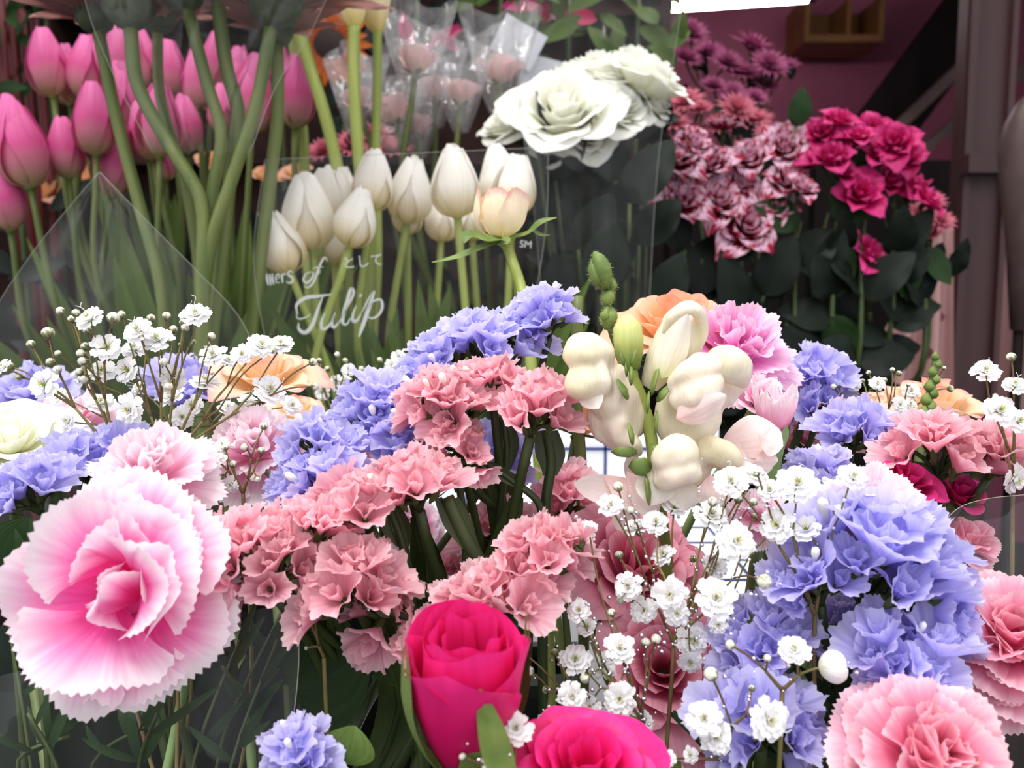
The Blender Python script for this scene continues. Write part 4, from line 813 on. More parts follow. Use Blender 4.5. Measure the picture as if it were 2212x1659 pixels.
gyps(Z3([(700, 490, 20), (900, 480, 18), (1170, 540, 20), (460, 740, 16), (1100, 740, 20), (1150, 650, 20), (1080, 640, 18), (1040, 820, 22)]), Z3([(835, 390, 6), (785, 455, 6), (1025, 365, 6), (1075, 395, 7), (1150, 485, 5), (1485, 515, 8), (960, 450, 7), (1435, 350, 5), (555, 500, 7), (600, 490, 7)]), (1900, 985), .335, 'fine baby\'s breath in front of the pale apricot rose', RF(), 78, .008, 18, 0)
gyps([], [(2138, 1468, 13)], (1900, 1560), .25, 'lone baby\'s breath sprig between the pink carnations at right', RF(), 79, .002, 18, 0)
# ---- snapdragon
def snapdragon():
    d = .265; foot = RF(); foot.x = P(1430, 1000, d).x+.03; foot.y = .33
    t = thing('snapdragon', 'white snapdragon with fuzzy green bud tip in the centre right', 'snapdragon', foot); fo = Vector(foot)
    X = lambda x, y, z=0: P(1150+x*.3617, 520+y*.3617, d+z)
    px = .3617*d/F
    mb = MB(); c = bez([foot, X(800, 1900, .03), X(735, 1400), X(700, 1130), X(640, 950), X(590, 820), X(585, 740)], 26); mb.tube(c, [.0020]*14+[.0023]*4+[.0026, .0026, .0026, .0025, .0024, .0024, .0023, .0022, .002], 10); wpart('stem', mb, MT['gstem'], t)
    def lobe(pts, radii, flat, name, mat, par=None, dents=0.0, seed=0):
        c = bez([X(*p) for p in pts], 12); n = len(c); rr = []
        for k in range(n):
            v = k/(n-1)*(len(radii)-1); i = min(int(v), len(radii)-2); q = v-i; rr.append((radii[i]*(1-q)+radii[i+1]*q)*px)
        mb = MB(); mb.tube(c, [(r*flat, r) for r in rr], 22)
        random.seed(seed); ph = R(0, 9)
        if dents:
            cen = sum(mb.v, Vector())/len(mb.v)
            for i, v in enumerate(mb.v):
                nz = noise.noise(v*130+Vector((ph, 0, 0))); mb.v[i] = v+(v-cen)*nz*dents
        return mb
    def put(name, mb, mat, par):
        me = mb.mesh(name, MT[mat], True, fo); o = bpy.data.objects.new(name, me); COL.objects.link(o); o.parent = par; return o
    def flower(lobes, mat='snapb', seed=0, amt=.0034, sm=12):
        mb = MB()
        for pts, rd, fl in lobes:
            m2 = lobe(pts, rd, fl, '', ''); o_ = len(mb.v); mb.v += m2.v; mb.f += [tuple(i+o_ for i in f) for f in m2.f]; mb.uv += m2.uv; mb.mi += m2.mi
        o = put('floret', mb, mat, t); q = o.modifiers.new('fuse', 'REMESH'); q.mode = 'VOXEL'; q.voxel_size = .0006; q.use_smooth_shade = True
        q = o.modifiers.new('soften', 'SMOOTH'); q.iterations = sm; q.factor = .6
        tx = bpy.data.textures.new('dents', 'CLOUDS'); tx.noise_scale = .011; tx.noise_depth = 1
        q = o.modifiers.new('dents', 'DISPLACE'); q.texture = tx; q.strength = amt; q.mid_level = .5; q.texture_coords = 'LOCAL'
        t2 = bpy.data.textures.new('folds', 'CLOUDS'); t2.noise_scale = .006; t2.noise_depth = 0
        q = o.modifiers.new('folds', 'DISPLACE'); q.texture = t2; q.strength = .0005; q.mid_level = .5; q.texture_coords = 'LOCAL'
        return o
    # left flower: swollen tube, hood folded over to the left, small lower lips
    flower([([(640, 1140, .004), (570, 1040, 0), (500, 930, -.002), (450, 830, -.003), (425, 750, -.003)], [70, 125, 150, 160, 158, 120], .8),
            ([(430, 730, -.004), (350, 685, -.008), (270, 705, -.011), (222, 752, -.011)], [100, 116, 118, 70], .9), ([(430, 840, -.004), (350, 815, -.008), (280, 825, -.011), (225, 805, -.010)], [100, 118, 122, 70], .9),
            ([(330, 700, -.006), (380, 850, -.008), (440, 930, -.006)], [110, 130, 110, 50], .7),
            ([(470, 1000, 0), (500, 1110, -.002), (570, 1220, -.002), (640, 1290, 0)], [110, 130, 112, 45], .7),
            ([(390, 940, 0), (440, 1080, 0), (520, 1240, 0)], [60, 100, 95, 40], .6)], seed=1)
    mb = MB(); leaf_mesh(mb, X(300, 850, -.012), D(.62, -1, .1), D(0, .1, 1), pm(60, d), pm(48, d), -.2, -.3, 8, 10, wav=.04, pw=1.2); put('lip', mb, 'snap', t)
    # top: tall closed flower with a rounded fold
    flower([([(700, 880, .003), (780, 720, 0), (880, 560, -.002), (930, 460, -.002), (945, 420, 0)], [60, 105, 135, 138, 110, 50], .8),
            ([(780, 560, -.008), (850, 440, -.012), (930, 395, -.013), (1000, 440, -.01), (1015, 560, -.006), (980, 680, -.003)], [20, 46, 50, 50, 42, 15], .8)], seed=2, amt=.001)
    mb = MB(); leaf_mesh(mb, X(770, 820, -.012), (X(925, 450, -.015)-X(770, 820, -.012)), D(0, .1, 1), pm(140, d), pm(62, d), -.02, -.3, 8, 12, wav=.02, pw=.7); put('lip', mb, 'snap', t)
    # right flower
    flower([([(770, 1140, .003), (840, 1080, 0), (920, 980, -.002), (1000, 870, -.003), (1050, 800, 0)], [60, 150, 165, 150, 120, 60], .8),
            ([(840, 880, -.012), (920, 800, -.016), (1010, 750, -.016), (1090, 740, -.013)], [40, 80, 88, 55], .9), ([(860, 980, -.012), (940, 915, -.016), (1020, 865, -.016), (1100, 830, -.012)], [50, 92, 96, 50], .9),
            ([(1060, 740, -.006), (1130, 740, -.009), (1210, 780, -.009), (1270, 870, -.007)], [60, 115, 130, 100, 20], .65),
            ([(1060, 1000, 0), (1120, 900, 0), (1210, 860, 0), (1300, 880, 0)], [70, 110, 90, 10], .6),
            ([(880, 1150, -.004), (980, 1130, -.003), (1060, 1060, 0), (1110, 980, 0)], [60, 110, 110, 40], .7)], seed=3)
    mb = MB(); leaf_mesh(mb, X(860, 1060, -.016), D(.9, .5, .3), D(0, .2, 1), pm(110, d), pm(60, d), -.3, -.3, 8, 10, wav=.06); put('lip', mb, 'snapp', t)
    # lower flower
    flower([([(760, 1260, .002), (860, 1320, -.003), (960, 1370, -.006), (1060, 1370, -.004)], [40, 120, 120, 60], .8),
            ([(740, 1370, -.010), (800, 1300, -.014), (880, 1258, -.016), (965, 1280, -.013)], [34, 92, 102, 66], .9), ([(755, 1440, -.010), (830, 1405, -.014), (915, 1370, -.015), (990, 1350, -.012)], [46, 100, 98, 55], .9),
            ([(1000, 1240, -.008), (1070, 1250, -.011), (1160, 1310, -.01), (1220, 1400, -.006)], [60, 95, 100, 85, 15], .7)], seed=4)
    for (x, y, dx, dy, L, W, mt_) in ((760, 1330, -.2, -.9, 90, 78, 'snap'), (900, 1420, .1, -1, 66, 66, 'snap'), (1060, 1400, .2, -1, 74, 70, 'snapp'), (1170, 1330, .7, -.6, 60, 60, 'snapp')):
        mb = MB(); leaf_mesh(mb, X(x, y, -.010), D(dx, dy, .25), D(0, .3, 1), pm(L, d), pm(W, d), .15, .12, 8, 10, wav=.05, pw=1.2); put('lip', mb, mt_, t)
    # far right lower flower (blush petals)
    for (x, y, dx, dy, L, W, z_) in ((1110, 1230, .95, .35, 140, 95, .006), (1130, 1250, .9, -.25, 120, 85, .004), (1350, 1160, .9, -.35, 60, 62, .0), (1380, 1250, .2, -.8, 45, 50, .002)):
        mb = MB(); leaf_mesh(mb, X(x, y, z_), D(dx, dy, .15), D(-.1, .45, 1), pm(L, d), pm(W, d), .18, -.15, 10, 12, wav=.04, pw=1.3); put('lip', mb, 'snapp', t)
    # bottom left blush flower
    for (x, y, dx, dy, L, W, z_) in ((690, 1560, -.95, .30, 165, 62, 0), (560, 1380, .7, -.9, 120, 62, -.004), (720, 1540, -.5, .9, 110, 60, .008), (430, 1400, .9, -.7, 115, 60, -.002), (640, 1560, -.5, -.6, 80, 60, .004)):
        mb = MB(); leaf_mesh(mb, X(x, y, z_), D(dx, dy, .1), D(.1, .4, 1), pm(L, d), pm(W, d), .15, .1, 10, 12, wav=.04, pw=1.4); put('lip', mb, 'snapp', t)
    # buds
    for k, (pts, rd, mat) in enumerate([([(585, 760, 0), (575, 640, -.001), (570, 540, -.002), (560, 460, 0)], [50, 88, 95, 90, 30], 'snapg'),
                         ([(440, 540, .004), (455, 480, .003), (470, 440, .003), (478, 400, .004)], [15, 48, 45, 12], 'sep'), ([(425, 500, .004), (432, 450, .002), (450, 390, .002)], [10, 36, 10], 'sep'),
                         ([(430, 380, .004), (450, 340, .002), (470, 300, .003)], [12, 46, 40, 10], 'sep'), ([(470, 310, .004), (478, 270, .003), (470, 230, .004)], [10, 26, 8], 'sep'),
                         ([(400, 270, .004), (385, 220, .001), (370, 170, .001), (360, 120, .003)], [14, 42, 40, 12], 'sep'), ([(440, 290, .004), (430, 210, .001), (400, 130, .001), (370, 75, .003)], [20, 55, 62, 46, 12], 'sep')]):
        o = put('bud', lobe(pts, rd, .85, '', '', seed=30+k, dents=.2), mat, t)
    mb = MB(); mb.tube(bez([X(590, 800, .006), X(480, 560, .006), X(450, 400, .004), X(430, 260, .004)], 10), .0013, 7); wpart('stem_tip', mb, MT['stem'], t)
    # sepals
    for (x, y, w, h, a) in ((540, 880, 70, 130, .5), (730, 830, 75, 170, -.25), (790, 900, 60, 140, -.7), (590, 1150, 85, 110, .2), (545, 1262, 150, 65, 0.0), (640, 1350, 130, 110, -.5), (740, 1080, 65, 130, -.1), (760, 1250, 60, 120, .9), (590, 800, 90, 90, 0), (600, 700, 70, 90, -.3), (540, 700, 60, 90, .3), (560, 760, 60, 80, .1), (690, 960, 70, 120, -.1), (690, 1480, 90, 170, .1)):
        L = h; dx, dy = math.sin(a)*L/2, math.cos(a)*L/2
        if w > h: dx, dy, w, L = w/2, 0, h, w
        put('sepal', lobe([(x+dx, y+dy, -.010), (x+dx*.4, y+dy*.4, -.0125), (x-dx*.4, y-dy*.4, -.012), (x-dx, y-dy, -.007)], [w*.25, w*.5, w*.42, w*.06], .35, '', ''), 'sep', t)
    # fine hairs on the buds and the left hood
    mb = MB(); random.seed(5)
    srcs = [o for o in t.children if o.name.startswith('bud')]+[o for o in t.children if o.name.startswith('stem')]
    for o in srcs:
        for p in random.sample(list(o.data.polygons), min(170, len(o.data.polygons))):
            c = Vector(p.center)+fo
            if c.z < X(0, 1200).z: continue
            nn = Vector(p.normal); e = c+nn*R(.0005, .0011)+Vector((0, 0, -.0001)); s = nn.orthogonal().normalized()*.00005
            b = len(mb.v); mb.v += [c-s, c+s, e]; mb.f.append((b, b+1, b+2)); mb.uv += [0, 0, 1, 0, .5, 1]; mb.mi.append(0)
    o = wpart('fine_hair', mb, MT['snapg'], t); o['kind'] = 'stuff'
snapdragon()
# green bud spike at right
def spike():
    c = [P(1995, 925, .33), P(2003, 880, .33), P(2013, 830, .33), P(2023, 775, .33)]; foot = RF(); t = thing('snapdragon', 'slim green closed snapdragon spike in front of the apricot rose', 'snapdragon', foot)
    mb = MB(); mb.tube(bez([foot, foot.lerp(c[0], .6)]+c, 20), .0016, 8); wpart('stem', mb, MT['stem'], t); random.seed(3)
    for k in range(11):
        q = bez(c, 10)[k]; s = 1 if k % 2 else -1; r = pm(15-k*.6, .33); mb = MB(); mb.tube(bez([q, q+Vector((s*r*.5, -r*.3, r*.5)), q+Vector((s*r*.3, -r*.3, r*1.8))], 6), [r*.4, r*.85, r, r, r*.8, r*.5, r*.1], 9); wpart('bud', mb, MT['sep'], t)
spike()

# ================================================================== BACKGROUND FLOWERS
def tf(cx, cy, r=.05): return spot(cx, cy, r)
pk = [(103, 135, 148, .80, -.15, 'pink tulip with the highest head at the left of its bunch'), (147, 165, 125, .83, .0, 'pink tulip squeezed behind the top left pair'), (188, 148, 135, .81, .1, 'second pink tulip from the top left'),
 (205, 258, 155, .76, .0, 'pink tulip in the middle of the left group with a pale base'), (140, 320, 132, .77, -.1, 'pale pink tulip between the two lowest left heads'), (44, 312, 188, .74, -.15, 'largest pink tulip at the left edge'), (8, 425, 150, .75, -.1, 'pink tulip cut by the left frame edge, lowest of all'),
 (247, 350, 150, .79, .1, 'dark shaded pink tulip low behind the first gerbera stem'), (262, 215, 150, .84, .1, 'pink tulip directly behind the first gerbera stem'), (345, 262, 155, .77, .0, 'pink tulip crossed by the curved gerbera stem'), (312, 285, 125, .80, -.2, 'pale pink tulip left of the curved gerbera stem'),
 (355, 345, 90, .82, .1, 'small low pink tulip half hidden by the curved stem'), (255, 125, 125, .88, .0, 'blurred pink tulip at the back left of the gerberas'), (305, 130, 125, .88, .0, 'blurred pink tulip behind the second gerbera stem'), (365, 150, 120, .88, 0, 'blurred pink tulip under the gerbera sleeve'), (425, 175, 125, .86, 0, 'pink tulip between the two middle gerbera stems'),
 (465, 135, 120, .86, .1, 'slim pink tulip behind the straight gerbera stem'), (515, 165, 120, .86, .1, 'pink tulip right of the straight gerbera stem'), (548, 205, 165, .78, .05, 'darkest wine pink tulip'), (638, 200, 148, .77, .12, 'pink tulip at the right end of the bunch'), (600, 165, 130, .82, .1, 'pink tulip behind the right-most gerbera stem'), (400, 270, 120, .83, 0, 'low pink tulip beside the white label'), (480, 240, 110, .84, 0, 'pink tulip low between the gerbera stems')]
random.seed(100)
for i, (x, y, h, d, lx, lab) in enumerate(pk):
    random.seed(200+i); f = spot(-.30, .86, .075); tulip(x, y, d, h, D(lx+R(-.05, .05), 1, R(-.05, .15)), lab, 'tulp', f, 200+i, 'pink tulips of the left bunch', 2, .72)
wt = [(603, 525, 140, .62, -.3, 'white tulip lowest at the left of its bunch'), (668, 462, 158, .63, -.05, 'large white tulip second from the left'), (700, 430, 130, .67, .1, 'white tulip half behind the large left one'), (742, 420, 105, .68, 0, 'white tulip head peeping behind the tallest left tulip'), (770, 472, 130, .61, .25, 'white tulip leaning left below the tall one'),
 (808, 392, 130, .64, .1, 'white tulip with bright round head at the upper left of the bunch'), (888, 415, 140, .66, .2, 'slim white tulip left of the cream coloured centre head'), (880, 460, 95, .68, .0, 'shaded white tulip low behind the cellophane fold'), (983, 395, 150, .61, -.05, 'largest white tulip with a pointed tip'),
 (1078, 385, 135, .68, -.1, 'white tulip behind the cream rosebud'), (1112, 400, 130, .66, .1, 'white tulip at the right end of the bunch'), (955, 470, 105, .69, .1, 'shaded white tulip under the largest one'), (720, 520, 105, .69, 0, 'faint white tulip low between two stems'), (1020, 470, 100, .70, 0, 'faint white tulip left of the cream rosebud')]
for i, (x, y, h, d, lx, lab) in enumerate(wt):
    random.seed(300+i); f = spot(-.075, .76, .07); tulip(x, y, d, h, D(lx+R(-.04, .04), 1, R(-.02, .15)), lab, 'tulw', f, 300+i, 'white tulips in the printed sleeve', 3, .74)
# gerberas seen from below, stems in front of the pink tulips
def gerbera(pts, d, label, seed, r=.006, head=110, open_=.9, light=False):
    random.seed(seed); c = [P(x, y, d) for x, y in pts]; foot = Vector((-.26+R(-.02, .02), .62+R(-.02, .02), BZ+.008)); t = thing('gerbera', label, 'gerbera', foot, 'gerberas seen from below'); T = Matrix.Translation(-foot)
    c2 = bez([foot, foot.lerp(c[-1], .55)]+list(reversed(c)), 28); mb = MB(); mb.tube(c2, [r]*29, 10); wpart('stem', mb, MT['gstem' if light else 'stem'], t)
    top = c2[-1]; z = (c2[-1]-c2[-3]).normalized(); s = pm(head, d)*1.35
    mb = MB(); mb.tube([top-z*s*.05, top+z*s*.12, top+z*s*.32, top+z*s*.42], [s*.1, s*.34, s*.44, s*.42], 16); wpart('involucre', mb, MT['gbract'], t)
    for k in range(14):
        a = k*2*PI/14; M = frame(top, z, 0, 1); b = M @ Vector((math.cos(a)*s*.28, math.sin(a)*s*.28, s*.08)); dd = (M.to_3x3() @ Vector((math.cos(a)*.5, math.sin(a)*.5, 1))); mb = MB(); leaf_mesh(mb, b, dd, M.to_3x3() @ Vector((math.cos(a), math.sin(a), 0)), s*.5, s*.16, .0, -.2, 2, 5); wpart('bract', mb, MT['gbract'], t)
    for k in range(20):
        a = k*2*PI/20+.1; q = .75+.3*(k % 2); part('petal', GP[k % 2], t, T @ frame(top+z*s*.35, z, a, s*1.9))
def gerb_petal(q):
    mb = MB(); petal(mb, prof_theta(1, .75+.2*q, 1.3+.1*q, .15), 1, .17, .2, 'ovate', nu=4, nv=8, ruf=.02, seed=q); return mb.mesh('petal', MT['gerb'])
GP = [gerb_petal(0), gerb_petal(1)]
gerbera([(213, 70), (250, 250), (300, 440), (350, 640)], .58, 'left-most gerbera, its straight stem leaning left', 1, .0042, 70)
gerbera([(282, 60), (296, 180), (370, 320), (432, 430), (437, 610)], .56, 'gerbera with the most strongly curved stem', 2, .0046, 95)
gerbera([(405, 20), (447, 180), (478, 290), (460, 410), (442, 620)], .57, 'gerbera third from the left', 3, .0042, 85)
gerbera([(465, -40), (490, 150), (513, 240), (492, 420), (470, 620)], .585, 'gerbera with the tallest stem, its head above the frame', 4, .0048, 80)
gerbera([(585, 55), (556, 215), (505, 375), (452, 540)], .56, 'gerbera leaning right with a dark cup', 5, .0042, 105)
gerbera([(598, 100), (600, 240), (582, 400), (555, 620)], .60, 'gerbera at the right end, stem nearly upright', 6, .0045, 60)
gerbera([(340, 70), (345, 200), (400, 400), (430, 620)], .66, 'shaded gerbera behind the curved one', 7, .004, 70)
# callas
def calla(pts, d, r, label, head=True, seed=0):
    c = [P(x, y, d) for x, y in pts]; foot = Vector((-.17+.01*seed, .70, BZ+.008)); t = thing('calla_lily', label, 'calla', foot, 'white calla lilies')
    c2 = bez([foot, foot.lerp(c[-1], .5)]+list(reversed(c)), 26); mb = MB(); mb.tube(c2, [r]*27, 10); wpart('stem', mb, MT['gstem'], t)
    z = (c2[-1]-c2[-2]).normalized(); s = .085; M = frame(c2[-1]-z*.004, (z+Vector((-.15, 0, 0))).normalized(), seed*1.3+2.5, s)
    def fn(u, v):
        a = (u-.5)*2*PI*1.08; rr = .05+.26*v**.6+.22*v**3; zz = v*1.0+.35*v**2*math.cos(a)-.15*v**5
        return M @ Vector((math.cos(a)*rr*(1+.3*v**4*(math.cos(a) > 0)), math.sin(a)*rr, zz))
    mb = MB(); mb.grid(fn, 28, 14); wpart('spathe', mb, MT['tulw'], t)
    mb = MB(); mb.tube([M @ Vector((0, 0, .1)), M @ Vector((0, 0, .5)), M @ Vector((.02, 0, .85))], [.005, .006, .002], 8); wpart('spadix', mb, MT['yel'], t)
calla([(765, 50), (765, 180), (775, 340), (800, 600)], .72, .0052, 'calla with the straight stem left of the wrapped roses', seed=0)
calla([(815, 60), (815, 180), (812, 320), (815, 600)], .76, .0042, 'thinner calla right of the straight one', seed=1)
calla([(640, 30), (665, 130), (705, 260), (735, 400), (750, 600)], .74, .0055, 'calla with the bent stem right of the gerberas', seed=2)
calla([(630, 60), (640, 150), (655, 300), (660, 500)], .80, .005, 'faint calla stem behind the right-most pink tulip', seed=3)
# sunflower
def sunflower():
    c = P(712, 95, 1.15); z = D(.1, .1, 1); foot = Vector((c.x, c.y+.05, BZ+.008)); t = thing('sunflower', 'dark orange sunflower in the shade behind the callas', 'sunflower', foot)
    s = pm(85, 1.15); mb = MB(); mb.grid(lambda u, v: frame(c, z) @ Vector((math.cos(u*6.2832)*v*s*.42, math.sin(u*6.2832)*v*s*.42, s*.12*(1-v*v))), 20, 5, 0, True); wpart('disc', mb, plain('sunflower_disc', (40, 22, 12), .8, nscale=200, bump=.6), t)
    for k in range(22):
        mb = MB(); a = k*2*PI/22; M = frame(c, z, 0); b = M @ Vector((math.cos(a)*s*.36, math.sin(a)*s*.36, 0)); leaf_mesh(mb, b, M.to_3x3() @ Vector((math.cos(a), math.sin(a), .15)), M.to_3x3() @ Vector((0, 0, 1)), s*R(.6, .8), s*.24, .2, .2, 4, 6); wpart('petal', mb, MT['sunf'], t)
    mb = MB(); stem_to(mb, c-Vector(z)*.01, z, foot, .005); wpart('stem', mb, MT['dstem'], t)
bucket(-.19, 1.18, .06, -.22, 'black bucket under the dark orange sunflower')
sunflower()
bucket(-.03, 1.02, .07, -.22, 'black bucket under the cellophane wrapped pale roses')
# wrapped pale pink roses, each in its own cellophane
def wrapped(px, py, d, r, label, seed, z=(0, 1, .15)):
    random.seed(seed)
    rose(px, py, d, r*1.3, D(*z), label, 'wrapr', 12, .3, spot(-.03, 1.02, .045), seed, group='wrapped pale pink roses', stemr=.0035, sep=True)
    c = P(px, py, d); R_ = pm(r, d)*1.15; t = None; ph = R(0, 6); mb = MB()
    def fn(u, v):
        a = u*2*PI; k = v*1.0; rr = R_*(.35+1.1*v**.8+.2*v*v*math.sin(7*a+ph)+.05*v*math.sin(13*a)); return c+Vector((math.cos(a)*rr, math.sin(a)*rr, R_*(-1.7+3.6*v+.35*v*v*math.sin(3*a+ph))))
    mb.grid(fn, 60, 10, 0, True); solo('cellophane_wrap', mb, MT['filmw'], 'clear wrap around the '+label, 'wrap', 'single flower wraps')
for a in [(900, 130, .88, 48, 'pale pink rose with dark sepals, topmost left of the wrapped ones', 1, (.1, 1, -.1)), (995, 200, .90, 42, 'tulip shaped pale pink rose in the middle of the wrapped ones', 2, (.05, 1, -.1)), (1080, 150, .92, 50, 'creamy pink rose nearest the ivory roses', 3, (.1, 1, 0)),
          (850, 235, .93, 48, 'wrapped rose leaning left behind the calla stems', 4, (-.2, 1, 0)), (770, 215, .95, 40, 'furthest left wrapped rose beside the sunflower', 5, (-.3, 1, 0)), (940, 190, .96, 42, 'wrapped rose between the two topmost ones', 6, (0, 1, 0)), (905, 270, .95, 36, 'low shaded wrapped rose under the others', 7, (0, 1, 0))]: wrapped(*a)
# big ivory roses
iv = [(1185, 195, .84, 55, (-.2, 1, .3), 'ivory rose rim bloom between the left and back ones'), (1290, 145, .85, 58, (0, 1, .3), 'ivory rose in the middle of the upper rim'), (1365, 132, .84, 56, (.1, 1, .3), 'ivory rose on the upper rim left of the top right one'), (1200, 285, .79, 50, (-.3, .3, .9), 'ivory rose tucked under the large outward one'), (1100, 262, .80, 62, (-.5, .8, .5), 'ivory rose lowest at the left of the white bunch'), (1215, 232, .76, 92, (-.1, .7, .8), 'large ivory rose facing out in the middle of the bunch'), (1150, 215, .82, 62, (-.3, .9, .2), 'ivory rose behind the lowest left one'), (1240, 175, .84, 70, (0, 1, .2), 'ivory rose at the back of the white bunch'), (1320, 165, .82, 75, (.05, 1, .3), 'ivory rose third from the right on the upper rim'), (1330, 225, .78, 66, (.3, .6, .7), 'ivory rose under the upper rim with a green base'), (1405, 165, .79, 72, (.4, .9, .3), 'ivory rose at the top right of the white bunch'), (1418, 215, .80, 45, (.7, .4, .5), 'ivory rose drooping at the right end'), (1270, 275, .78, 60, (.1, .3, .9), 'ivory rose lowest in the middle above the dark leaves')]
for i, (x, y, d, r, z, lab) in enumerate(iv):
    random.seed(i+500); rose(x, y, d, r*1.3, D(*z), lab, 'ivory', 30, .75, spot(.12, .90, .05), 500+i, group='big ivory roses', leaves=5, lm='shade_leaf', stemr=.0035, stemmat='dstem')
random.seed(9)
t = thing('rose_foliage', 'dark green rose leaves and bare stems beneath the ivory roses', 'foliage', (.12, .84, BZ+.008))
for k, (x, y, L, a) in enumerate([(1160, 250, .05, -.1), (1200, 330, .075, .2), (1280, 420, .06, -.5), (1360, 380, .07, .6), (1330, 330, .06, -.3), (1400, 250, .065, .1), (1250, 480, .06, .7), (1350, 520, .06, -.4), (1190, 420, .06, .3), (1300, 580, .07, .1), (1380, 470, .06, .9), (1230, 620, .06, -.3), (1420, 620, .06, .3), (1340, 440, .055, .0)]):
    mb = MB(); d = .77+.02*(k % 3); p = P(x, y+60, d); leaf_mesh(mb, p, D(math.sin(a), 1, R(-.1, .3)), D(R(-.4, .4), .3, 1), L, L*.62, .2, .15, 8, 12, wav=.02); wpart('leaf', mb, MT['shade_leaf'], t)
    mb = MB(); mb.tube(bez([Vector((.12+R(-.03, .03), .88, BZ+.008)), Vector((p.x*.6+.05, .86, -.15)), p], 10), .002, 6); wpart('stem', mb, MT['dstem'], t)
# spray roses
def rose_mesh(mk, n, seed, op=1.0):
    mb = MB(); random.seed(seed)
    for i in range(n):
        t = (i+.5)/n; Ri = 0.10+0.72*t**1.1; H = 0.95-0.38*t; fl_ = .05+.55*t*t; dr = .03+.34*t**2.2
        prof = lambda v, Ri=Ri, H=H, fl_=fl_, dr=dr: (0.03+Ri*(1-math.exp(-3.2*v))+fl_*v**4, H*v-dr*v**4)
        M = Matrix.Rotation(i*2.4+R(-.2, .2), 4, 'Z') @ Matrix.Rotation(R(-.08, .08), 4, 'X'); petal(mb, prof, 1, .16+.5*t, .85, 'ovate', ruf=.06, rf=2, nu=9, nv=6, seed=i+seed, tip=.08*t, serr=.03, M=M, roll=.04)
    return mb.mesh('bloom', MT[mk])
SR = {'varg': [rose_mesh('varg', 15, s) for s in (1, 2, 3)], 'spray': [rose_mesh('spray', 14, s) for s in (4, 5, 6)]}
def spray(blooms, mk, label, seed, foot, leaves=4, name='spray_rose', group=None):
    random.seed(seed); foot = Vector(foot); t = thing(name, label, 'rose', foot, group); T = Matrix.Translation(-foot)
    cen = sum((P(b[0], b[1]+130, b[2]+.02) for b in blooms), Vector())/len(blooms); sm = MB(); c2 = stem_to(sm, cen, (0, 0, 1), foot, .0028)
    for (x, y, d, r, z) in blooms:
        c = P(x, y, d); zz = D(*z); Rm = pm(r, d); b = c-zz*Rm*.45; part('bloom', SR[mk][random.randrange(3)], t, T @ frame(b, zz, R(0, 6), Rm*1.08)); e = b-zz*Rm*.1
        sm.tube(bez([cen, cen.lerp(e, .6)+Vector((0, .01, -.005)), e], 8), .0014, 6); mb = MB(); mb.ball(e, Rm*.18, 8, 6); M = frame(b, zz, 0, Rm); sepals_mesh(mb, M, L=.6, W=.2); wpart('sepal', mb, MT['leaf'], t)
    wpart('stem', sm, MT['dstem'], t)
    for k in range(leaves):
        q = c2[int(R(.45, .98)*(len(c2)-1))]; a = R(-PI, 0); mb = MB(); leaf_mesh(mb, q, (math.cos(a), math.sin(a)*.5, R(.1, .9)), (R(-.3, .3), -1, .6), R(.045, .07), R(.03, .045), .3, .15, 6, 10, wav=.03); wpart('leaf', mb, MT['shade_leaf'], t)
VZ = lambda: (R(-.35, .35), R(.35, .8), R(.5, .9))
random.seed(66)
V = lambda l, z=None: [(x, y, .88+R(-.02, .02), r*1.2, z or VZ()) for x, y, r in l]
fs_ = lambda: spot(.38, 1.08, .09)
spray(V([(1465, 340, 45), (1500, 305, 40), (1460, 385, 36)]), 'varg', 'red and white variegated spray rose at the left of its bunch', 1, fs_())
spray(V([(1535, 345, 48), (1600, 400, 45), (1620, 335, 42)]), 'varg', 'red and white spray rose in the middle of the bunch', 2, fs_())
spray(V([(1475, 430, 48), (1555, 430, 50)], (0, .5, .9)), 'varg', 'pair of red and white spray roses on the lower left of the bunch', 3, fs_())
spray(V([(1615, 485, 58), (1670, 435, 44)], (0, .4, 1)), 'varg', 'lowest and largest red and white spray rose', 4, fs_())
spray(V([(1705, 385, 45), (1735, 400, 34)]), 'varg', 'red and white spray rose touching the magenta ones', 5, fs_())
spray(V([(1695, 310, 48), (1740, 345, 34)]), 'varg', 'darkest red spray rose with white flecks', 6, fs_())
spray(V([(1565, 265, 32)], (.1, 1, .1)), 'varg', 'upright whitish spray rose above the red and white bunch', 7, fs_())
spray(V([(1815, 255, 34), (1775, 285, 34), (1830, 300, 30)]), 'spray', 'magenta spray rose at the top left of its bunch', 8, fs_())
spray(V([(1795, 335, 46), (1820, 365, 34)]), 'spray', 'magenta spray rose with a round face on the left', 9, fs_())
spray(V([(1885, 275, 36), (1855, 290, 30)]), 'spray', 'magenta spray rose at the top of the bunch', 10, fs_())
spray(V([(1935, 305, 42), (1905, 330, 38), (1960, 335, 38)]), 'spray', 'cluster of magenta spray roses at the upper right', 11, fs_())
spray(V([(1862, 415, 46)], (-.1, .4, .9)), 'spray', 'magenta spray rose facing the viewer low in the bunch', 12, fs_())
spray(V([(1925, 388, 40)], (.1, .5, .9)), 'spray', 'magenta spray rose right of the one facing the viewer', 13, fs_())
spray(V([(1985, 405, 46), (2010, 430, 36)], (.5, .6, .5)), 'spray', 'magenta spray rose at the far right beside the post', 14, fs_())
spray(V([(1880, 545, 46)], (.4, .5, .6)), 'spray', 'single magenta spray rose hanging lowest', 15, fs_(), 2)
random.seed(77)
t = thing('rose_foliage', 'dark green leaves hanging under the spray roses', 'foliage', (.34, 1.0, BZ+.008))
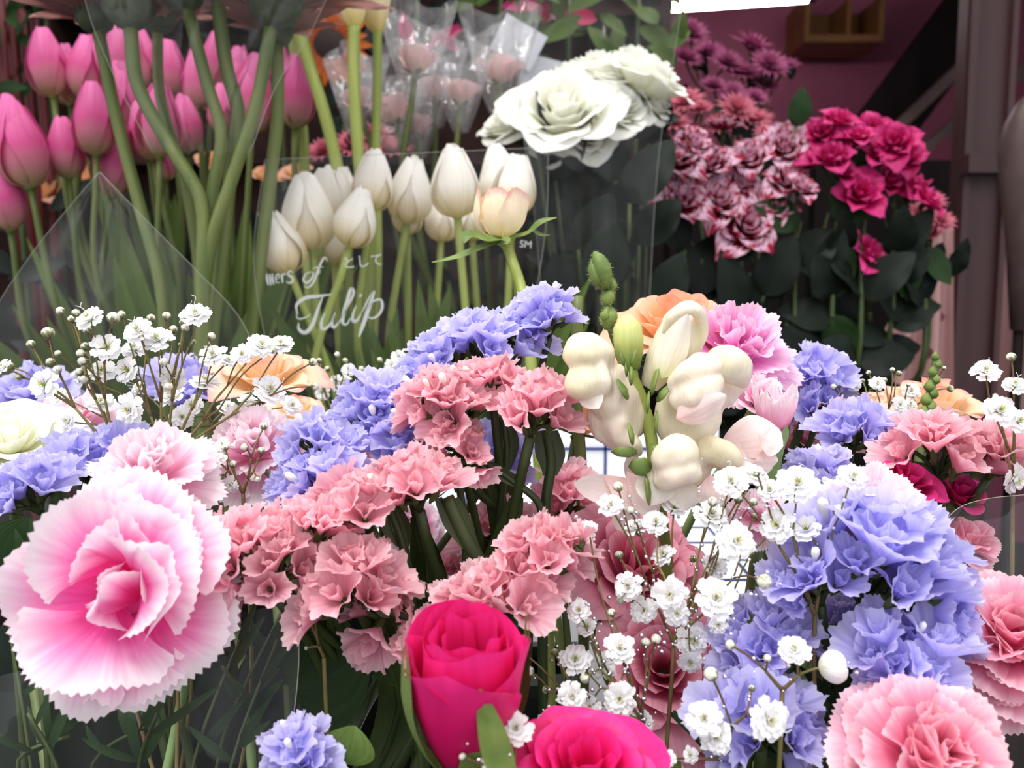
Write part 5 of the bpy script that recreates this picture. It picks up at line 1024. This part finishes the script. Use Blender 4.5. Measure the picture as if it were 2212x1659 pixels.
for k, (x, y, L, a, m) in enumerate([(1790, 460, .065, 1.2, 'leaf'), (1730, 480, .06, -1.3, 'leaf'), (1805, 520, .06, 3.0, 'leaf'), (1940, 530, .06, 2.9, 'leaf'), (1860, 365, .045, .1, 'leaf'), (1720, 275, .04, .1, 'leaf'), (1620, 590, .05, 3.1, 'shade_leaf'), (1700, 700, .08, 2.9, 'shade_leaf'), (1800, 680, .06, 2.8, 'leaf'), (1650, 640, .07, .4, 'shade_leaf'), (1560, 560, .06, .8, 'shade_leaf'), (1480, 540, .06, -.5, 'shade_leaf'), (1500, 640, .07, .3, 'shade_leaf'), (1780, 590, .05, .3, 'shade_leaf'), (1990, 540, .05, 2.3, 'leaf'), (1900, 620, .05, 2.4, 'shade_leaf'), (1590, 680, .07, -.2, 'shade_leaf')]):
    mb = MB(); d = .89; p = P(x, y, d); leaf_mesh(mb, p, D(math.sin(a), math.cos(a), R(-.1, .4)), D(R(-.4, .4), .3, 1), L, L*.62, .2, .15, 8, 12, wav=.02); wpart('leaf', mb, MT[m], t)
    mb = MB(); mb.tube(bez([Vector((.36+R(-.05, .05), 1.06, BZ+.008)), Vector((p.x*.8+.05, 1.0, -.15)), p], 10), .0017, 6); wpart('stem', mb, MT['dstem'], t)
# chrysanthemum cushions behind
def mum_mesh(mk, s):
    mb = MB(); random.seed(s)
    for ring, (n, t0, t1, L) in enumerate(((16, 60, 95, 1), (14, 40, 70, .85), (10, 15, 40, .7), (6, 0, 15, .5))):
        for k in range(n): petal(mb, prof_theta(L, math.radians(t0), math.radians(t1), .05), L, .12, .2, 'ovate', nu=2, nv=3, seed=k, M=Matrix.Rotation(k*2*PI/n+ring*.3+R(-.1, .1), 4, 'Z'))
    return mb.mesh('bloom', MT[mk])
MU = {k: [mum_mesh(k, s) for s in (1, 2)] for k in ('mum', 'mump')}
def mums(lst, mk, d, label, seed, foot):
    random.seed(seed); foot = Vector(foot); t = thing('chrysanthemum', label, 'chrysanthemum', foot); T = Matrix.Translation(-foot); cen = P(sum(q[0] for q in lst)/len(lst), max(q[1] for q in lst)+60, d+.03); sm = MB(); stem_to(sm, cen, (0, 0, 1), foot, .003)
    for x, y, r in lst:
        dd = d+R(-.03, .03); c = P(x, y, dd); z = D(R(-.3, .3), .7, R(.3, 1)); Rm = pm(r*1.25, dd)
        part('bloom', MU[mk][random.randrange(2)], t, T @ frame(c, z, R(0, 6), Rm)); sm.tube(bez([cen, cen.lerp(c, .6)+Vector((0, .01, 0)), c], 6), .002, 5)
    wpart('stem', sm, MT['dstem'], t)
    for k in range(5):
        mb = MB(); q = cen+Vector((R(-.05, .05), -.01, R(-.04, .06))); leaf_mesh(mb, q, (R(-1, 1), -.3, R(.2, 1)), (0, -1, .5), R(.03, .05), R(.015, .025), .2, .2, 4, 8, wav=.1); wpart('leaf', mb, MT['shade_leaf'], t)
bucket(.40, 1.42, .11, -.05, 'black bucket on the bench under the mauve chrysanthemums')
mums([(1490, 75, 38), (1530, 120, 36), (1480, 130, 34), (1570, 140, 36)], 'mum', 1.38, 'mauve chrysanthemums highest left under the lamp', 1, (.36, 1.42, BZ+.008))
mums([(1620, 110, 50), (1660, 145, 40), (1600, 165, 40), (1650, 185, 36), (1695, 150, 32)], 'mum', 1.36, 'mauve chrysanthemums right of the highest ones', 2, (.42, 1.42, BZ+.008))
mums([(1540, 190, 30), (1580, 205, 30), (1630, 215, 28)], 'mum', 1.34, 'dark mauve chrysanthemums low in the back bunch', 3, (.40, 1.40, BZ+.008))
mums([(1480, 225, 40), (1450, 270, 40), (1510, 240, 30)], 'mump', 1.12, 'pink chrysanthemums beside the ivory roses', 4, (.30, 1.14, BZ+.008))
mums([(1590, 240, 42), (1630, 265, 38), (1550, 275, 32), (1660, 290, 30)], 'mump', 1.12, 'pink chrysanthemums behind the whitish spray rose', 5, (.34, 1.16, BZ+.008))
mums([(760, 320, 40), (810, 300, 40), (850, 330, 40), (700, 330, 36)], 'mump', 1.10, 'crimson pink flowers low behind the callas', 6, (-.13, 1.12, BZ+.008))
mums([(2010, 440, 30), (2030, 480, 30), (2010, 510, 26), (1985, 465, 28)], 'mump', .98, 'pale pink daisies beside the brown post', 7, (.44, 1.08, BZ+.008))
# orange blooms glowing behind the tulip stems
bucket(-.36, 1.25, .10, -.2, 'black bucket under the orange roses far left')
for i, (x, y, r) in enumerate([(95, 400, 55), (185, 375, 45), (450, 345, 38), (575, 375, 38), (640, 370, 36), (60, 450, 45)]):
    random.seed(700+i); rose(x, y, 1.12, r, D(0, .8, .6), ['orange rose in the shade behind the left tulip stems', 'orange rose behind the pale low tulip', 'orange rose glimpsed between the gerbera stems', 'orange rose right of the gerbera stems', 'orange rose left of the white tulips', 'lowest orange rose at the left'][i], 'orange', 10, .8, (-.36+.02*i, 1.22, BZ+.008), 700+i)
# red stems and dark foliage upper left
def red_branch():
    for k, x in enumerate((-10, 15, 40, 62)):
        d = 1.0+.03*k; a = P(x+R(-6, 6), -60, d); foot = Vector((a.x, a.y+.02, BZ+.008)); t = thing('red_branch', ['dark red dogwood branch at the very left edge', 'second dark red dogwood branch from the left edge', 'third dark red dogwood branch from the left', 'dark red branch nearest the pink tulips'][k], 'branch', foot, 'dark red branches')
        mb = MB(); mb.tube(bez([foot, foot.lerp(a, .5)+Vector((R(-.01, .01), 0, 0)), a], 10), .006, 8); wpart('stem', mb, plain('dark_red_bark', (92, 12, 20), .5), t)
        for j in range(6):
            mb = MB(); q = P(x, R(-20, 240), d-.01); leaf_mesh(mb, q, D(R(-1, 1), R(-.3, .8), .3), D(0, .3, 1), R(.03, .045), R(.012, .02), .2, .2, 4, 8); wpart('leaf', mb, MT['leaf'], t)
red_branch()
def branch_bg(cx, label, seed, d=1.25, n=16, y0=-40, y1=150, spread=90, m='tleaf', red=0.2):
    random.seed(seed); a = P(cx, y0, d); foot = Vector((a.x, a.y+.03, BZ+.008)); t = thing('leafy_branch', label, 'branch', foot)
    mb = MB(); mb.tube(bez([foot, foot.lerp(a, .5), a], 10), .004, 6); wpart('stem', mb, MT['dstem'], t)
    mr = MT['spray']
    for j in range(n):
        mb = MB(); q = P(cx+R(-spread, spread), R(y0, y1), d+R(-.04, .04)); leaf_mesh(mb, q, D(R(-1, 1), R(-.5, .8), R(-.3, .5)), D(R(-.3, .3), .3, 1), R(.04, .07), R(.016, .03), .2, .2, 4, 8); wpart('leaf', mb, mr if random.random() < red else MT[m], t)
branch_bg(1230, 'green and red leafy branch behind the wrapped roses', 1)
branch_bg(1380, 'olive leafy branch behind the ivory roses', 2, red=.05)
branch_bg(1080, 'leafy branch at the top centre behind the cellophane', 3, y1=60)
branch_bg(90, 'dark leafy branch behind the top left tulip', 4, 1.1, 10, -40, 60, 60, 'leaf', 0)
branch_bg(600, 'dark leafy branch between gerberas and sunflower', 5, 1.3, 14, -20, 260, 90, 'shade_leaf', 0)
branch_bg(900, 'dark leafy branch above the wrapped roses', 6, 1.3, 14, -40, 120, 110, 'shade_leaf', .2)
# dark foliage filling behind stems of the tulips
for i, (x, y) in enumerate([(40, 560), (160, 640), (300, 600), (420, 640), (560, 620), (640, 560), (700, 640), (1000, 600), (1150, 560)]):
    branch_bg(x, ['dark foliage at the left edge behind tulip stems', 'dark foliage under the pale low tulip', 'dark foliage behind the left cellophane corner', 'dark foliage behind the joined gerbera stems', 'dark foliage between the two tulip bunches', 'dark foliage left of the white tulips', 'dark foliage behind the printed lettering', 'dark foliage behind the largest white tulip', 'dark foliage right of the cream rosebud'][i], 40+i, .98, 14, y-160, y+220, 75, 'shade_leaf', 0)

# patterned wrapping paper right, grey wrapped item far right
def paper(corners, d, label, mat, name='wrapping_paper', folds=5, depth=.02):
    a, b, c, e = [P(x, y, dd) for x, y, dd in corners]     # tl, tr, br, bl
    mb = MB(); mb.grid(lambda u, v: a.lerp(b, u).lerp(e.lerp(c, u), v)+Vector((0, depth*math.sin(u*PI*folds)*(.3+.7*v), 0)), 40, 12); return solo(name, mb, mat, label, 'paper')
def spots_mat():
    m, nt, out = newmat('dotted_paper'); N = nt.nodes.new; t = N('ShaderNodeTexCoord'); v = N('ShaderNodeTexVoronoi'); v.inputs['Scale'].default_value = 26; nt.links.new(t.outputs['Object'], v.inputs['Vector'])
    r = N('ShaderNodeValToRGB'); r.color_ramp.interpolation = 'CONSTANT'; r.color_ramp.elements[0].color = lin((95, 25, 50)); r.color_ramp.elements[1].position = .22; r.color_ramp.elements[1].color = lin((165, 125, 122)); nt.links.new(v.outputs['Distance'], r.inputs[0])
    p = N('ShaderNodeBsdfPrincipled'); p.inputs['Roughness'].default_value = .5; nt.links.new(r.outputs[0], p.inputs['Base Color']); nt.links.new(p.outputs[0], out.inputs[0]); return m
SPM = spots_mat()
paper([(1960, 560, 1.25), (2060, 480, 1.25), (2060, 900, 1.2), (1880, 800, 1.2)], 1.2, 'pinkish dotted wrapping paper left of the post', SPM)
paper([(2150, 480, 1.6), (2300, 440, 1.6), (2300, 900, 1.6), (2150, 900, 1.6)], 1.6, 'pinkish dotted paper right of the post', SPM)
def grey_pack():
    c = P(2225, 330, 1.2); t = thing('wrapped_parcel', 'grey foil wrapped bundle cut by the right frame edge', 'parcel', c-Vector((0, 0, .6)))
    mb = MB(); m = plain('grey_foil', (112, 92, 88), .5, metal=.1, nscale=14, bump=.6, c2=(78, 62, 60))
    mb.tube([c+Vector((0, 0, z)) for z in (.085, .07, .04, 0, -.05, -.12, -.25)], [.004, .02, .035, .042, .036, .025, .012], 10); wpart('foil_wrap', mb, m, t)
    mb = MB(); mb.tube([c+Vector((0, 0, -.24)), c+Vector((0, .0, -.6))], .008, 8); wpart('handle', mb, M_dark, t)
grey_pack()

# ================================================================== CELLOPHANE
def sheet(Lp, Rp, d, label, mat='film', wav=.004, nw=3, edges=('L', 'R'), bulge=0.0, nu=20, nv=24, eds=.00016, name='cellophane_sleeve', top=False, group=None):
    l = bez([P(x, y, d+(q[0] if q else 0)) for x, y, *q in Lp], nv); r = bez([P(x, y, d+(q[0] if q else 0)) for x, y, *q in Rp], nv)
    def pt(u, v):
        k = int(round(v*nv)); p = l[k].lerp(r[k], u); w = math.sin(PI*u); return p+Vector((0, -bulge*w+wav*w*math.sin(u*PI*nw*2+v*2), 0))
    lo = min(min(q.z for q in l), min(q.z for q in r)); mid = pt(.5, 1)
    t = thing(name, label, 'sleeve', (mid.x, mid.y, lo), group); mb = MB(); mb.grid(pt, nu, nv); wpart('film', mb, MT[mat], t)
    mb = MB()
    if 'L' in edges: mb.tube(l, eds, 5)
    if 'R' in edges: mb.tube(r, eds, 5)
    if top: mb.tube([pt(i/20, 0) for i in range(21)], eds, 5)
    if mb.v: wpart('cut_edge', mb, MT['edge'], t)
    return t
sheet([(214, 372), (130, 470), (60, 560), (-20, 690), (-60, 900), (-60, 1150)], [(216, 372), (330, 490), (430, 590), (520, 690), (560, 790), (575, 1150)], .50, 'clear cellophane flap with a pointed corner over the pink tulip stems', 'filmd', eds=.00016)
sleeve = sheet([(572, 345), (548, 560), (575, 740), (640, 1000)], [(1185, 318), (1180, 480), (1150, 680), (1100, 1000)], .575, 'clear printed sleeve around the white tulips', 'film', wav=0, nw=2, top=True, eds=.00016)
sheet([(165, -80), (195, 40), (240, 150), (330, 330)], [(740, -80), (660, 90), (600, 180), (540, 330)], .53, 'clear sleeve narrowing around the gerbera heads', 'film', wav=.01)
sheet([(1130, -80), (1120, 200), (1150, 420), (1180, 760)], [(1490, -80), (1466, 60), (1424, 330), (1400, 700)], .68, 'clear sleeve rising tall around the ivory roses', 'film', wav=.005)
def card(c, s, ang, d, label):
    p = P(c[0], c[1], d); M = Matrix.Translation(p) @ Matrix.Rotation(.2, 4, 'X') @ Matrix.Rotation(ang, 4, 'Y'); mb = MB(); mb.box((0, 0, 0), (pm(s[0], d), .001, pm(s[1], d)), M=M); solo('tissue_sheet', mb, MT['white'], label, 'tissue', smooth=False)
card((1120, 92), (100, 80), .5, 1.0, 'white tissue corner sticking up right of the wrapped roses')
card((1165, 165), (80, 80), .25, 1.02, 'small white tissue piece beside the ivory roses')
card((430, 215), (40, 28), .4, .92, 'white label tucked among the pink tulips')
sheet([(2030, 1180), (2035, 1300), (2040, 1700)], [(2260, 1060), (2270, 1300), (2290, 1700)], .262, 'dark reflecting cellophane with a curved rim at the right edge', 'filmd', wav=.002, top=False, edges=())
def rim():
    pts = [P(x, y, .262) for x, y in ((2030, 1185), (2040, 1130), (2070, 1098), (2120, 1080), (2200, 1070), (2280, 1066))]; c = bez(pts, 20); t = thing('cellophane_sleeve', 'curved rim of the right-hand cellophane above the pink carnation', 'sleeve', (c[10].x, c[10].y, P(2100, 1700, .262).z))
    lo = P(2100, 1300, .262).z; mb = MB(); mb.grid(lambda u, v: Vector((c[int(round(u*20))].x, c[int(round(u*20))].y, c[int(round(u*20))].z*(1-v)+lo*v)), 20, 8); wpart('film', mb, MT['filmd'], t); mb = MB(); mb.tube(c, .00012, 5); wpart('cut_edge', mb, MT['edge'], t)
rim()
sheet([(-60, 1480), (-60, 1560), (-60, 1760)], [(640, 1290), (645, 1440), (600, 1760)], .235, 'clear cellophane around the stems under the large carnation', 'filmd', wav=.006, edges=('R',), eds=.00016)
sheet([(650, 1300), (640, 1450), (560, 1760)], [(960, 1340), (830, 1480), (700, 1760)], .27, 'creased cellophane between the large carnation and the crate', 'filmd', wav=.006, edges=('R',), eds=.00016)
# printed lettering on the tulip sleeve
def lettering():
    d = .5735; t = sleeve
    def stroke(mb, pts, w):
        pts = [(540+x*.3436, 560+y*.3436) for x, y in pts]; n = max(12, len(pts)*6); c = bez([Vector((x, y, 0)) for x, y in pts], n)
        for k in range(n):
            a, b = c[k], c[k+1]; tv = (b-a).normalized(); nn = Vector((-tv.y, tv.x, 0)); q = []
            for p, s in ((a, 1), (b, 1), (b, -1), (a, -1)):
                i = k if p is a else k+1; ww = 1.0*(w[0]+(w[1]-w[0])*math.sin(PI*i/n)) if isinstance(w, tuple) else w; e = p+nn*s*ww*.3436*.5; q.append(P(e.x, e.y, d))
            o = len(mb.v); mb.v += q; mb.f.append((o, o+1, o+2, o+3)); mb.uv += [0, 0, 1, 0, 1, 1, 0, 1]; mb.mi.append(0)
    words = {'tulip': [([(300, 345), (292, 290), (345, 245), (430, 232), (518, 220)], (4, 24)), ([(460, 228), (425, 320), (385, 425), (345, 462), (308, 440), (306, 400)], (6, 26)), ([(292, 330), (300, 372), (345, 368), (380, 345)], (4, 9)),
                       ([(470, 335), (448, 400), (455, 440), (490, 425), (530, 350)], (6, 20)), ([(535, 335), (515, 400), (525, 430), (560, 395)], (6, 20)), ([(560, 400), (610, 300), (652, 200), (640, 185), (612, 260), (585, 360), (585, 405), (605, 410), (632, 370)], (6, 22)),
                       ([(668, 290), (645, 360), (650, 392), (672, 385), (700, 340)], (6, 20)), ([(690, 226), (700, 232)], (14, 20)), ([(700, 340), (740, 260), (775, 200)], (4, 10)), ([(785, 200), (750, 300), (705, 430), (685, 488)], (8, 26)), ([(735, 320), (780, 262), (822, 255), (832, 300), (808, 350), (765, 372), (735, 355)], (5, 17))],
             'of': [([(385, 78), (350, 95), (336, 128), (352, 150), (385, 125), (398, 90), (385, 78)], (4, 14)), ([(398, 90), (420, 100), (445, 70)], (3, 6)), ([(488, 8), (470, -12), (448, 20), (425, 80), (395, 150), (365, 178), (340, 170)], (5, 14)), ([(395, 60), (430, 48), (462, 50)], (3, 8))],
             'wers': [([(105, 90), (108, 130), (116, 165)], (6, 12)), ([(122, 92), (126, 130), (132, 165)], (6, 12)), ([(140, 90), (142, 130), (150, 160)], (6, 12)), ([(162, 125), (185, 112), (178, 92), (162, 110), (166, 145), (188, 148)], (4, 9)), ([(200, 90), (202, 120), (206, 150)], (6, 12)), ([(204, 112), (216, 90), (228, 98)], (4, 9)), ([(272, 84), (248, 76), (240, 98), (264, 112), (270, 136), (244, 150), (230, 138)], (5, 14))]}
    for nm, st in words.items():
        mb = MB()
        for s in st: stroke(mb, *s)
        wpart('printed_lettering', mb, MT['print'], t, smooth=False)
    def text(body, x, y, hpx, rot=0):
        cu = bpy.data.curves.new('txt', 'FONT'); cu.body = body; cu.size = pm(hpx, d); cu.align_x = 'CENTER'; o = bpy.data.objects.new('txt', cu); COL.objects.link(o); bpy.context.view_layer.update()
        me = bpy.data.meshes.new_from_object(o.evaluated_get(bpy.context.evaluated_depsgraph_get())); bpy.data.objects.remove(o); me.materials.clear(); me.materials.append(MT['print'])
        M = Matrix.Translation(-Vector(t.location)) @ Matrix.Translation(P(x, y, d)) @ CR.to_4x4() @ Matrix.Rotation(rot, 4, 'Z'); me.name = 'printed_lettering'; part('printed_lettering', me, t, M)
    text('として', 785, 575, 30, .1); text('SM', 1135, 535, 22, -.1)
lettering()
